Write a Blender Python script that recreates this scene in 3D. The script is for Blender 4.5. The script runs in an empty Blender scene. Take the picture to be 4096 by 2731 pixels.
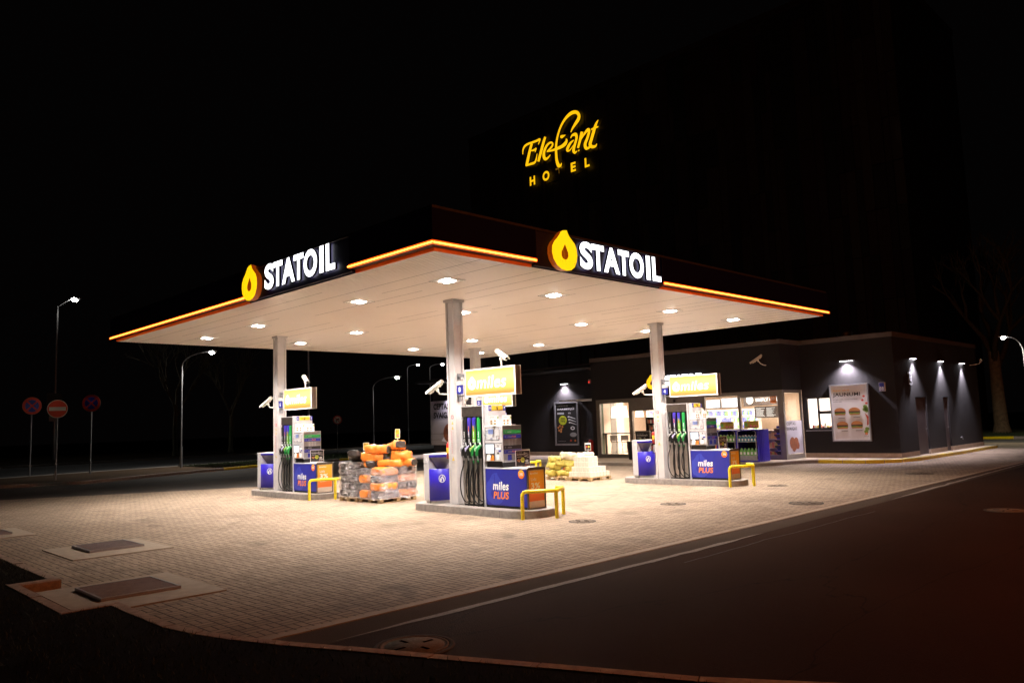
import bpy, bmesh, math, random
from mathutils import Vector, Matrix, noise
random.seed(7)
D = bpy.data
scene = bpy.context.scene
COL = scene.collection
# ---------------- camera ----------------
cam_d = D.cameras.new('camera'); cam = D.objects.new('camera', cam_d); COL.objects.link(cam)
cam_d.sensor_width = 36.0; cam_d.lens = 3101.02/4096*36
cam_d.clip_end = 600; cam_d.clip_start = 0.05
_R = [[0.7121719, -0.7012179, -0.0332363], [-0.0500340, -0.0979262, 0.9939351], [0.7002198, 0.7061897, 0.1048250]]
_m = Matrix(((_R[0][0], _R[1][0], -_R[2][0], -7.8253), (_R[0][1], _R[1][1], -_R[2][1], -9.6212), (_R[0][2], _R[1][2], -_R[2][2], 1.8787), (0, 0, 0, 1)))
cam.matrix_world = _m
scene.camera = cam
# ---------------- world: night ----------------
w = D.worlds.new('World'); scene.world = w; w.use_nodes = True
_bg = w.node_tree.nodes['Background']; _bg.inputs[0].default_value = (0.0009, 0.0007, 0.0007, 1); _bg.inputs[1].default_value = 1.0
scene.view_settings.view_transform = 'Standard'; scene.view_settings.look = 'None'
scene.view_settings.exposure = 0.0; scene.view_settings.gamma = 1.0
scene.render.engine = 'CYCLES'
scene.cycles.max_bounces = 8; scene.cycles.transparent_max_bounces = 24
scene.cycles.sample_clamp_indirect = 80.0
# light strengths
CANOPY_W = 1950.0; WALL_W = 850.0; SODIUM_W = 3000.0; SHOP_W = 480.0; STREET_W = 500.0

# ---------------- helpers ----------------
def empty(name, loc, rz=0.0):
    o = D.objects.new(name, None); COL.objects.link(o)
    o.location = loc; o.rotation_euler = (0, 0, rz); o.empty_display_size = 0.2
    return o
def tag(o, label=None, cat=None, group=None, kind=None):
    if label: o['label'] = label
    if cat: o['category'] = cat
    if group: o['group'] = group
    if kind: o['kind'] = kind
    return o
def copy_tree(o, parent=None, name=None):
    c = o.copy(); COL.objects.link(c)
    if parent: c.parent = parent
    for ch in o.children: copy_tree(ch, c)
    return c
def basis(n):
    n = Vector(n).normalized()
    a = Vector((0, 0, 1)) if abs(n.z) < 0.9 else Vector((1, 0, 0))
    u = n.cross(a).normalized(); v = n.cross(u).normalized()
    return u, v
# frames: (right, up, normal)
FR = {'-X': (Vector((0, -1, 0)), Vector((0, 0, 1)), Vector((-1, 0, 0))),
      '+X': (Vector((0, 1, 0)), Vector((0, 0, 1)), Vector((1, 0, 0))),
      '-Y': (Vector((1, 0, 0)), Vector((0, 0, 1)), Vector((0, -1, 0))),
      '+Y': (Vector((-1, 0, 0)), Vector((0, 0, 1)), Vector((0, 1, 0))),
      '+Z': (Vector((1, 0, 0)), Vector((0, 1, 0)), Vector((0, 0, 1)))}
def frame(f):
    return FR[f] if isinstance(f, str) else f
class MB:
    org = Vector((0, 0, 0))      # base of the thing being built
    def __init__(s): s.v = []; s.f = []; s.m = []; s.sm = []
    def add(s, vs, fs, mi=0, smooth=False):
        b = len(s.v); s.v += [tuple(x) for x in vs]
        for f in fs: s.f.append(tuple(b+i for i in f)); s.m.append(mi); s.sm.append(smooth)
        return s
    def box(s, x0, y0, z0, x1, y1, z1, mi=0):
        if x0 > x1: x0, x1 = x1, x0
        if y0 > y1: y0, y1 = y1, y0
        if z0 > z1: z0, z1 = z1, z0
        vs = [(x0,y0,z0),(x1,y0,z0),(x1,y1,z0),(x0,y1,z0),(x0,y0,z1),(x1,y0,z1),(x1,y1,z1),(x0,y1,z1)]
        return s.add(vs, [(0,3,2,1),(4,5,6,7),(0,1,5,4),(1,2,6,5),(2,3,7,6),(3,0,4,7)], mi)
    def bevbox(s, x0, y0, z0, x1, y1, z1, r=0.01, mi=0):
        bm = bmesh.new()
        M_ = Matrix.Translation(((x0+x1)/2, (y0+y1)/2, (z0+z1)/2)) @ Matrix.Diagonal((abs(x1-x0), abs(y1-y0), abs(z1-z0), 1))
        bmesh.ops.create_cube(bm, size=1, matrix=M_)
        bmesh.ops.bevel(bm, geom=bm.edges[:], offset=r, segments=2, affect='EDGES', profile=0.6)
        bm.verts.index_update()
        s.add([v.co for v in bm.verts], [[v.index for v in f.verts] for f in bm.faces], mi); bm.free(); return s
    def rbox(s, c, size, rot=(0,0,0), mi=0):
        from mathutils import Euler
        R = Euler(rot).to_matrix(); c = Vector(c); hx, hy, hz = [q/2 for q in size]
        vs = [c + R @ Vector(p) for p in [(-hx,-hy,-hz),(hx,-hy,-hz),(hx,hy,-hz),(-hx,hy,-hz),(-hx,-hy,hz),(hx,-hy,hz),(hx,hy,hz),(-hx,hy,hz)]]
        return s.add(vs, [(0,3,2,1),(4,5,6,7),(0,1,5,4),(1,2,6,5),(2,3,7,6),(3,0,4,7)], mi)
    def cyl(s, p0, p1, r0, r1=None, n=14, mi=0, caps=True, smooth=True):
        p0 = Vector(p0); p1 = Vector(p1); r1 = r0 if r1 is None else r1
        u, v = basis(p1-p0); vs = []
        for p, r in ((p0, r0), (p1, r1)):
            for i in range(n):
                a = 2*math.pi*i/n; vs.append(p + u*r*math.cos(a) + v*r*math.sin(a))
        s.add(vs, [(i, (i+1) % n, n+(i+1) % n, n+i) for i in range(n)], mi, smooth)
        if caps: s.add(vs, [tuple(range(n-1, -1, -1)), tuple(range(n, 2*n))], mi)
        return s
    def tube(s, pts, r, n=8, mi=0, caps=True):
        pts = [Vector(p) for p in pts]; rs = r if isinstance(r, (list, tuple)) else [r]*len(pts)
        vs = []; t = (pts[1]-pts[0]).normalized(); u, v = basis(t)
        for k, p in enumerate(pts):
            t2 = (pts[min(k+1, len(pts)-1)] - pts[max(k-1, 0)]).normalized()
            u = (u - t2*u.dot(t2)).normalized(); v = t2.cross(u)
            for i in range(n):
                a = 2*math.pi*i/n; vs.append(p + u*rs[k]*math.cos(a) + v*rs[k]*math.sin(a))
        fs = [(k*n+i, k*n+(i+1) % n, (k+1)*n+(i+1) % n, (k+1)*n+i) for k in range(len(pts)-1) for i in range(n)]
        s.add(vs, fs, mi, True)
        if caps: s.add(vs, [tuple(range(n-1, -1, -1)), tuple(range((len(pts)-1)*n, len(pts)*n))], mi)
        return s
    def lathe(s, c, prof, n=20, mi=0, sc=(1, 1), a0=0, a1=2*math.pi, smooth=True):
        c = Vector(c); full = abs(a1-a0-2*math.pi) < 1e-6; k = n if full else n+1; vs = []
        for r, z in prof:
            for i in range(k):
                a = a0+(a1-a0)*i/n; vs.append(c + Vector((r*sc[0]*math.cos(a), r*sc[1]*math.sin(a), z)))
        fs = []
        for j in range(len(prof)-1):
            for i in range(n):
                i2 = (i+1) % k; fs.append((j*k+i, j*k+i2, (j+1)*k+i2, (j+1)*k+i))
        s.add(vs, fs, mi, smooth); return s
    def ell(s, c, r, n=12, m=8, mi=0):
        prof = [(math.sin(math.pi*j/m), -math.cos(math.pi*j/m)*r[2]) for j in range(m+1)]
        return s.lathe(c, prof, n, mi, (r[0], r[1]))
    def prism(s, loops, fr, o, d0=0.0, d1=0.01, mi=0, smi=None, back=False):
        """2-D outlines (first outer, rest holes) in frame fr at origin o, from depth d0 to d1 along the normal"""
        r, u, n = frame(fr); o = Vector(o)
        bm = bmesh.new(); es = []; allv = []
        for lp in loops:
            vs = [bm.verts.new((p[0], p[1], 0)) for p in lp]; allv.append(vs)
            es += [bm.edges.new((vs[i], vs[(i+1) % len(vs)])) for i in range(len(vs))]
        bmesh.ops.triangle_fill(bm, use_beauty=True, use_dissolve=False, edges=es, normal=(0, 0, 1))
        bm.verts.index_update()
        P = [v.co.copy() for v in bm.verts]; F = []
        for f in bm.faces:
            idx = [v.index for v in f.verts]
            if f.normal.z < 0: idx.reverse()
            F.append(idx)
        bm.free()
        s.add([o + r*p.x + u*p.y + n*d1 for p in P], F, mi)
        if back: s.add([o + r*p.x + u*p.y + n*d0 for p in P], [list(reversed(f)) for f in F], mi)
        for lp in loops:
            k = len(lp); vs = [o + r*p[0] + u*p[1] + n*d for d in (d0, d1) for p in lp]
            s.add(vs, [(i, (i+1) % k, k+(i+1) % k, k+i) for i in range(k)], mi if smi is None else smi)
        return s
    def quad(s, fr, o, w, h, mi=0):
        r, u, n = frame(fr); o = Vector(o)
        return s.add([o, o+r*w, o+r*w+u*h, o+u*h], [(0, 1, 2, 3)], mi)
    def build(s, name, mats, parent=None, loc=None):
        og = MB.org
        me = D.meshes.new(name); me.from_pydata([(x-og.x, y-og.y, z-og.z) for x, y, z in s.v], [], s.f); me.validate(verbose=False)
        if not isinstance(mats, (list, tuple)): mats = [mats]
        for m in mats: me.materials.append(m)
        if len(me.polygons) == len(s.m):
            me.polygons.foreach_set('material_index', s.m); me.polygons.foreach_set('use_smooth', s.sm)
        me.update()
        o = D.objects.new(name, me); COL.objects.link(o)
        if parent: o.parent = parent
        else: o.location = og
        if loc: o.location = loc
        return o
def thing(name, base, label, cat, group=None):
    MB.org = Vector(base); o = empty(name, base); return tag(o, label, cat, group)
def single(mb, name, mats, base, label, cat, group=None, kind=None):
    MB.org = Vector(base); o = mb.build(name, mats); MB.org = Vector((0, 0, 0)); return tag(o, label, cat, group, kind)
def done(): MB.org = Vector((0, 0, 0))
def box(name, mat, parent, *a): return MB().box(*a).build(name, mat, parent)

# ---------------- materials ----------------
def mat(name, col, rough=0.5, metal=0.0, var=0.0, scale=8.0, bump=0.0, emis=None, es=0.0, alpha=None, coat=0.0, spec=0.5):
    m = D.materials.new(name); m.use_nodes = True; nt = m.node_tree; b = nt.nodes['Principled BSDF']
    b.inputs['Base Color'].default_value = (*col, 1); b.inputs['Roughness'].default_value = rough
    b.inputs['Metallic'].default_value = metal; b.inputs['Coat Weight'].default_value = coat
    b.inputs['Specular IOR Level'].default_value = spec
    if var or bump:
        tc = nt.nodes.new('ShaderNodeTexCoord'); no = nt.nodes.new('ShaderNodeTexNoise')
        no.inputs['Scale'].default_value = scale; no.inputs['Detail'].default_value = 5; no.inputs['Roughness'].default_value = .6
        nt.links.new(tc.outputs['Object'], no.inputs['Vector'])
        if var:
            r = nt.nodes.new('ShaderNodeValToRGB'); r.color_ramp.elements[0].position = .3; r.color_ramp.elements[1].position = .7
            r.color_ramp.elements[0].color = (*[c*(1-var) for c in col], 1); r.color_ramp.elements[1].color = (*[min(1, c*(1+var)) for c in col], 1)
            nt.links.new(no.outputs['Fac'], r.inputs['Fac']); nt.links.new(r.outputs['Color'], b.inputs['Base Color'])
            mr = nt.nodes.new('ShaderNodeMapRange'); mr.inputs[3].default_value = max(0.02, rough-.12*var*4); mr.inputs[4].default_value = min(1, rough+.12*var*4)
            nt.links.new(no.outputs['Fac'], mr.inputs[0]); nt.links.new(mr.outputs[0], b.inputs['Roughness'])
        if bump:
            bp = nt.nodes.new('ShaderNodeBump'); bp.inputs['Strength'].default_value = bump; bp.inputs['Distance'].default_value = .02
            nt.links.new(no.outputs['Fac'], bp.inputs['Height']); nt.links.new(bp.outputs['Normal'], b.inputs['Normal'])
    if emis: b.inputs['Emission Color'].default_value = (*emis, 1); b.inputs['Emission Strength'].default_value = es
    return m
def emit(name, col, s): return mat(name, (0.1, 0.1, 0.1), .4, emis=col, es=s)
M = {}
M['grey'] = mat('grey_powdercoat', (.50, .48, .49), .42, var=.06, scale=5)
M['column'] = mat('column_paint', (.52, .49, .48), .35, var=.08, scale=3)
M['steel'] = mat('brushed_steel', (.42, .40, .38), .3, .9, var=.12, scale=14)
M['darksteel'] = mat('dark_steel', (.16, .13, .11), .35, .8, var=.15, scale=10)
M['blue'] = mat('blue_panel', (.018, .022, .27), .4, var=.06, scale=4)
M['lightblue'] = mat('blue_drop', (.035, .05, .38), .4, var=.05)
M['bin'] = mat('bin_blue', (.028, .016, .40), .35, var=.05, scale=5)
M['black'] = mat('black_plastic', (.012, .012, .012), .4, var=.2, scale=12)
M['rubber'] = mat('black_rubber', (.008, .008, .008), .5, var=.2, scale=20)
M['white'] = mat('white_paint', (.78, .76, .74), .45, var=.04)
M['print_white'] = mat('white_print', (.8, .8, .8), .5)
M['print_black'] = mat('black_print', (.015, .013, .012), .5)
M['print_grey'] = mat('grey_print', (.3, .3, .3), .6)
M['print_orange'] = mat('orange_print', (.85, .22, .02), .5)
M['orange'] = mat('orange_vinyl', (.80, .20, .02), .45, var=.05)
M['yellow'] = mat('yellow_paint', (.72, .55, .01), .38, var=.14, scale=16)
M['yellowprint'] = mat('yellow_print', (.72, .50, .03), .5)
M['lime'] = mat('lime_print', (.50, .56, .03), .5)
M['green'] = mat('green_label', (.02, .28, .06), .4)
M['purple'] = mat('violet_label', (.06, .035, .46), .35)
M['red'] = mat('red_enamel', (.48, .015, .008), .3, var=.1)
M['concrete'] = mat('concrete', (.27, .235, .21), .85, var=.22, scale=9, bump=.25)
M['concrete_light'] = mat('concrete_pale', (.38, .30, .22), .85, var=.14, scale=6, bump=.2)
M['dark_wall'] = mat('charcoal_render', (.013, .0105, .011), .9, var=.10, scale=60, bump=.35)
M['trim'] = mat('roof_trim', (.12, .10, .095), .5, .2, var=.15, scale=3)
M['frame'] = mat('window_frame', (.20, .18, .155), .45, .3, var=.08)
M['wood'] = mat('pallet_wood', (.42, .28, .13), .8, var=.3, scale=12, bump=.2)
M['galv'] = mat('galvanised', (.33, .33, .34), .45, .7, var=.15, scale=12)
M['fascia'] = mat('navy_fascia', (.006, .004, .026), .6, var=.1, scale=2, spec=.03)
M['chan'] = mat('orange_trim', (.85, .22, .02), .35, var=.06)
M['cream'] = mat('camera_white', (.72, .69, .60), .4, var=.04)
M['ceil'] = mat('canopy_soffit', (.93, .86, .79), .34, var=.02, spec=1.0, scale=1.2)
M['bark'] = mat('bark', (.075, .065, .04), .9, var=.4, scale=6, bump=.6)
M['tile'] = mat('shop_tile', (.35, .3, .26), .35, var=.08)
M['cwhite'] = mat('shop_white', (.75, .70, .64), .6, var=.03)
M['tan'] = mat('shop_tan', (.62, .50, .40), .6, var=.06)
M['brown'] = mat('brown_board', (.024, .016, .013), .55, var=.1)
M['sgreen'] = mat('shop_green', (.05, .075, .035), .6, var=.1)
E = {}
E['neon'] = emit('neon_tube', (1, .27, .035), 8.5)
E['halo'] = emit('neon_halo_orange', (1, .11, .004), 1.3)  # orange halo of the tube, given as emission
E['letter'] = emit('letter_white', (.95, .97, 1.0), 3.2)
E['drop'] = emit('drop_yellow', (1, .60, .003), 1.25)
E['dropedge'] = emit('drop_edge', (1, .12, .002), .22)
E['lamp'] = emit('lamp_white', (1, .95, .9), 80)
E['street'] = emit('street_white', (1, .98, .92), 90)
E['wall'] = emit('walllamp_white', (.95, .93, 1), 22)
E['pend'] = emit('pendant_shade', (1, .86, .68), 3.0)
E['screen'] = emit('screen_white', (.82, .9, 1.0), 1.5)
E['screenblue'] = emit('screen_blue', (.30, .42, .95), .9)
E['lcd'] = emit('lcd_blue', (.30, .42, .98), .55)
E['lcdd'] = emit('lcd_digits', (.03, .05, .45), .35)
E['buttons'] = emit('button_white', (.9, .92, 1), .6)
E['hotel'] = emit('hotel_yellow', (1, .52, .004), 1.15)
E['hoteldim'] = emit('hotel_dim', (.35, .17, .01), .5)
M['return'] = mat('letter_return', (.05, .045, .05), .5)
E['red'] = emit('red_light', (1, .02, .01), 3.0)
E['shelf'] = emit('shelf_light', (1, .93, .85), 1.1)
E['ssign'] = emit('shop_sign_white', (1, .95, .85), 1.8)
# canopy soffit ribs handled by geometry
def glass_mat(name, tint=(1, 1, 1), refl=.12, rough=.02):
    m = D.materials.new(name); m.use_nodes = True; nt = m.node_tree; nt.nodes.remove(nt.nodes['Principled BSDF'])
    out = nt.nodes['Material Output']; t = nt.nodes.new('ShaderNodeBsdfTransparent'); g = nt.nodes.new('ShaderNodeBsdfGlossy')
    t.inputs[0].default_value = (*tint, 1); g.inputs['Roughness'].default_value = rough
    mx = nt.nodes.new('ShaderNodeMixShader'); fr = nt.nodes.new('ShaderNodeFresnel'); fr.inputs[0].default_value = 1.45
    ge = nt.nodes.new('ShaderNodeNewGeometry'); iv = nt.nodes.new('ShaderNodeMath'); iv.operation = 'SUBTRACT'; iv.inputs[0].default_value = 1; nt.links.new(ge.outputs['Backfacing'], iv.inputs[1])
    mu = nt.nodes.new('ShaderNodeMath'); mu.operation = 'MULTIPLY'; nt.links.new(fr.outputs[0], mu.inputs[0]); nt.links.new(iv.outputs[0], mu.inputs[1])
    nt.links.new(mu.outputs[0], mx.inputs[0]); nt.links.new(t.outputs[0], mx.inputs[1]); nt.links.new(g.outputs[0], mx.inputs[2]); nt.links.new(mx.outputs[0], out.inputs[0])
    return m
M['glass'] = glass_mat('window_glass')
def film_mat():
    m = D.materials.new('stretch_film'); m.use_nodes = True; nt = m.node_tree; nt.nodes.remove(nt.nodes['Principled BSDF'])
    out = nt.nodes['Material Output']; t = nt.nodes.new('ShaderNodeBsdfTransparent'); t.inputs[0].default_value = (.93, .93, .94, 1)
    g = nt.nodes.new('ShaderNodeBsdfGlossy'); g.inputs['Roughness'].default_value = .10; g.inputs[0].default_value = (.9, .88, .9, 1)
    d = nt.nodes.new('ShaderNodeBsdfDiffuse'); d.inputs[0].default_value = (.60, .56, .58, 1)
    tc = nt.nodes.new('ShaderNodeTexCoord'); mp = nt.nodes.new('ShaderNodeMapping'); mp.inputs['Scale'].default_value = (3, 3, 14)
    no = nt.nodes.new('ShaderNodeTexNoise'); no.inputs['Scale'].default_value = 2.2; no.inputs['Detail'].default_value = 8; no.inputs['Distortion'].default_value = 1.2
    nt.links.new(tc.outputs['Object'], mp.inputs[0]); nt.links.new(mp.outputs[0], no.inputs['Vector'])
    bp = nt.nodes.new('ShaderNodeBump'); bp.inputs['Strength'].default_value = 1.0; bp.inputs['Distance'].default_value = .12
    nt.links.new(no.outputs['Fac'], bp.inputs['Height'])
    nt.links.new(bp.outputs[0], g.inputs['Normal'])
    a = nt.nodes.new('ShaderNodeMixShader'); a.inputs[0].default_value = .72
    nt.links.new(d.outputs[0], a.inputs[1]); nt.links.new(g.outputs[0], a.inputs[2])
    mr = nt.nodes.new('ShaderNodeMapRange'); mr.inputs[1].default_value = .47; mr.inputs[2].default_value = .66; mr.inputs[3].default_value = .28; mr.inputs[4].default_value = .90
    nt.links.new(no.outputs['Fac'], mr.inputs[0])
    mx = nt.nodes.new('ShaderNodeMixShader'); nt.links.new(mr.outputs[0], mx.inputs[0]); nt.links.new(t.outputs[0], mx.inputs[1]); nt.links.new(a.outputs[0], mx.inputs[2])
    nt.links.new(mx.outputs[0], out.inputs[0]); return m
M['film'] = film_mat()
def grad_emit(name, z0, z1, stops, s):
    """backlit print: vertical colour artwork by object height"""
    m = D.materials.new(name); m.use_nodes = True; nt = m.node_tree; b = nt.nodes['Principled BSDF']
    tc = nt.nodes.new('ShaderNodeTexCoord'); sp = nt.nodes.new('ShaderNodeSeparateXYZ'); mr = nt.nodes.new('ShaderNodeMapRange'); r = nt.nodes.new('ShaderNodeValToRGB')
    mr.inputs[1].default_value = z0; mr.inputs[2].default_value = z1
    nt.links.new(tc.outputs['Object'], sp.inputs[0]); nt.links.new(sp.outputs[2], mr.inputs[0]); nt.links.new(mr.outputs[0], r.inputs[0])
    els = r.color_ramp.elements
    while len(els) < len(stops): els.new(.5)
    for e, (p, c) in zip(els, stops): e.position = p; e.color = (*c, 1)
    if not s: nt.links.new(r.outputs[0], b.inputs['Base Color'])
    else: b.inputs['Base Color'].default_value = (.08, .06, .03, 1)
    if s: nt.links.new(r.outputs[0], b.inputs['Emission Color']); b.inputs['Emission Strength'].default_value = s
    b.inputs['Roughness'].default_value = .35
    return m
def math_node(nt, op, a, b=None):
    n = nt.nodes.new('ShaderNodeMath'); n.operation = op
    for i, x in enumerate((a, b)):
        if x is None: continue
        if isinstance(x, (int, float)): n.inputs[i].default_value = x
        else: nt.links.new(x, n.inputs[i])
    return n.outputs[0]
def paving_mat():
    m = D.materials.new('block_paving'); m.use_nodes = True; nt = m.node_tree; b = nt.nodes['Principled BSDF']; L = nt.links.new
    tc = nt.nodes.new('ShaderNodeTexCoord'); sp = nt.nodes.new('ShaderNodeSeparateXYZ'); L(tc.outputs['Object'], sp.inputs[0])
    c = .19
    x = math_node(nt, 'DIVIDE', sp.outputs[0], c); y = math_node(nt, 'DIVIDE', sp.outputs[1], c)
    # the rows are shifted by half a cell now and then, as laid
    fx = math_node(nt, 'FRACT', x); ix = math_node(nt, 'FLOOR', x)
    fy = math_node(nt, 'FRACT', y); iy = math_node(nt, 'FLOOR', y)
    par = math_node(nt, 'MODULO', math_node(nt, 'ABSOLUTE', math_node(nt, 'ADD', ix, iy)), 2.0)
    def edge(f): return math_node(nt, 'MINIMUM', f, math_node(nt, 'SUBTRACT', 1.0, f))
    ex = edge(fx); ey = edge(fy)
    mx_ = math_node(nt, 'ABSOLUTE', math_node(nt, 'SUBTRACT', fx, .5)); my_ = math_node(nt, 'ABSOLUTE', math_node(nt, 'SUBTRACT', fy, .5))
    inv = math_node(nt, 'SUBTRACT', 1.0, par)
    mid = math_node(nt, 'ADD', math_node(nt, 'MULTIPLY', mx_, par), math_node(nt, 'MULTIPLY', my_, inv))
    dist = math_node(nt, 'MINIMUM', math_node(nt, 'MINIMUM', ex, ey), mid)
    jr = nt.nodes.new('ShaderNodeMapRange'); jr.inputs[1].default_value = .018; jr.inputs[2].default_value = .055
    L(dist, jr.inputs[0])
    # per brick tone
    half = math_node(nt, 'ADD', math_node(nt, 'MULTIPLY', math_node(nt, 'GREATER_THAN', fx, .5), par), math_node(nt, 'MULTIPLY', math_node(nt, 'GREATER_THAN', fy, .5), inv))
    cv = nt.nodes.new('ShaderNodeCombineXYZ'); L(ix, cv.inputs[0]); L(iy, cv.inputs[1]); L(half, cv.inputs[2])
    wn = nt.nodes.new('ShaderNodeTexWhiteNoise'); L(cv.outputs[0], wn.inputs['Vector'])
    n1 = nt.nodes.new('ShaderNodeTexNoise'); n1.inputs['Scale'].default_value = .55; n1.inputs['Detail'].default_value = 6; n1.inputs['Roughness'].default_value = .65
    n2 = nt.nodes.new('ShaderNodeTexNoise'); n2.inputs['Scale'].default_value = 45; n2.inputs['Detail'].default_value = 4
    L(tc.outputs['Object'], n1.inputs['Vector']); L(tc.outputs['Object'], n2.inputs['Vector'])
    v = math_node(nt, 'ADD', math_node(nt, 'ADD', math_node(nt, 'MULTIPLY', wn.outputs['Value'], .16), math_node(nt, 'MULTIPLY', n1.outputs['Fac'], .62)), math_node(nt, 'MULTIPLY', n2.outputs['Fac'], .22))
    r = nt.nodes.new('ShaderNodeValToRGB'); L(v, r.inputs[0])
    r.color_ramp.elements[0].position = .28; r.color_ramp.elements[0].color = (.22, .160, .112, 1)
    r.color_ramp.elements[1].position = .72; r.color_ramp.elements[1].color = (.47, .356, .255, 1)
    # stains: a few dark oily patches
    n3 = nt.nodes.new('ShaderNodeTexNoise'); n3.inputs['Scale'].default_value = 1.1; n3.inputs['Detail'].default_value = 3; n3.inputs['Distortion'].default_value = .6
    L(tc.outputs['Object'], n3.inputs['Vector'])
    st = nt.nodes.new('ShaderNodeMapRange'); st.inputs[1].default_value = .56; st.inputs[2].default_value = .72; st.inputs[3].default_value = 1.0; st.inputs[4].default_value = .64; L(n3.outputs['Fac'], st.inputs[0])
    hs = nt.nodes.new('ShaderNodeMixRGB'); hs.blend_type = 'MULTIPLY'; hs.inputs[0].default_value = 1
    L(r.outputs[0], hs.inputs[1]); L(st.outputs[0], hs.inputs[2])
    mj = nt.nodes.new('ShaderNodeMixRGB'); L(jr.outputs[0], mj.inputs[0]); mj.inputs[1].default_value = (.030, .018, .011, 1); L(hs.outputs[0], mj.inputs[2])
    L(mj.outputs[0], b.inputs['Base Color']); b.inputs['Roughness'].default_value = .85; b.inputs['Specular IOR Level'].default_value = .2
    bp = nt.nodes.new('ShaderNodeBump'); bp.inputs['Strength'].default_value = .5; bp.inputs['Distance'].default_value = .004
    L(math_node(nt, 'ADD', jr.outputs[0], math_node(nt, 'MULTIPLY', n2.outputs['Fac'], .5)), bp.inputs['Height']); L(bp.outputs[0], b.inputs['Normal'])
    return m
M['paving'] = paving_mat()
def ground_mat(name, c0, c1, big=.25, fine=120, rough=.85, bump=.5, cracks=False):
    m = D.materials.new(name); m.use_nodes = True; nt = m.node_tree; b = nt.nodes['Principled BSDF']; L = nt.links.new
    tc = nt.nodes.new('ShaderNodeTexCoord')
    n1 = nt.nodes.new('ShaderNodeTexNoise'); n1.inputs['Scale'].default_value = big; n1.inputs['Detail'].default_value = 6
    n2 = nt.nodes.new('ShaderNodeTexNoise'); n2.inputs['Scale'].default_value = fine; n2.inputs['Detail'].default_value = 3
    L(tc.outputs['Object'], n1.inputs['Vector']); L(tc.outputs['Object'], n2.inputs['Vector'])
    v = math_node(nt, 'ADD', math_node(nt, 'MULTIPLY', n1.outputs['Fac'], .55), math_node(nt, 'MULTIPLY', n2.outputs['Fac'], .45))
    r = nt.nodes.new('ShaderNodeValToRGB'); L(v, r.inputs[0]); r.color_ramp.elements[0].position = .32; r.color_ramp.elements[1].position = .68
    r.color_ramp.elements[0].color = (*c0, 1); r.color_ramp.elements[1].color = (*c1, 1)
    last = r.outputs[0]
    if cracks:
        vo = nt.nodes.new('ShaderNodeTexVoronoi'); vo.feature = 'DISTANCE_TO_EDGE'; vo.inputs['Scale'].default_value = .30
        mp = nt.nodes.new('ShaderNodeMapping'); mp.inputs['Scale'].default_value = (.25, 1.3, 1); L(tc.outputs['Object'], mp.inputs[0])
        nz = nt.nodes.new('ShaderNodeTexNoise'); nz.inputs['Scale'].default_value = 2.5; nz.inputs['Detail'].default_value = 5; L(mp.outputs[0], nz.inputs['Vector'])
        ad = nt.nodes.new('ShaderNodeMixRGB'); ad.blend_type = 'ADD'; ad.inputs[0].default_value = .5; L(mp.outputs[0], ad.inputs[1]); L(nz.outputs['Color'], ad.inputs[2])
        L(ad.outputs[0], vo.inputs['Vector'])
        cr = nt.nodes.new('ShaderNodeMapRange'); cr.inputs[1].default_value = .0; cr.inputs[2].default_value = .004; cr.inputs[3].default_value = .45; cr.inputs[4].default_value = 1; L(vo.outputs['Distance'], cr.inputs[0])
        mm = nt.nodes.new('ShaderNodeMixRGB'); mm.blend_type = 'MULTIPLY'; mm.inputs[0].default_value = 1; L(last, mm.inputs[1]); L(cr.outputs[0], mm.inputs[2]); last = mm.outputs[0]
    L(last, b.inputs['Base Color']); b.inputs['Roughness'].default_value = rough; b.inputs['Specular IOR Level'].default_value = .05
    bp = nt.nodes.new('ShaderNodeBump'); bp.inputs['Strength'].default_value = bump; bp.inputs['Distance'].default_value = .01
    L(n2.outputs['Fac'], bp.inputs['Height']); L(bp.outputs[0], b.inputs['Normal'])
    return m
M['asphalt'] = ground_mat('asphalt', (.029, .012, .006), (.052, .023, .012), .3, 90, .8, .6, True)
M['strip'] = ground_mat('asphalt_strip', (.06, .043, .032), (.10, .074, .056), .5, 90, .95, .5)
M['asphalt2'] = ground_mat('asphalt_new', (.07, .062, .056), (.11, .098, .088), .4, 90, .85, .5)
M['soil'] = ground_mat('soil_turf', (.006, .0036, .002), (.013, .009, .005), 1.5, 60, .95, .8)
M['soilbrown'] = ground_mat('brown_soil', (.07, .045, .03), (.11, .075, .05), 1.5, 40, .95, .9)
M['roadfar'] = ground_mat('road_asphalt', (.06, .06, .062), (.09, .09, .092), .2, 60, .8, .3)
M['kerb'] = mat('kerb_stone', (.36, .25, .18), .85, var=.3, scale=14, bump=.4)
M['marking'] = mat('worn_marking', (.24, .20, .17), .8, var=.45, scale=30)
M['iron'] = mat('cast_iron', (.17, .13, .10), .9, var=.3, scale=40, bump=.3, spec=.1)
M['slotm'] = mat('slot_dark', (.005, .004, .004), 1.0, spec=0.0)

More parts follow.
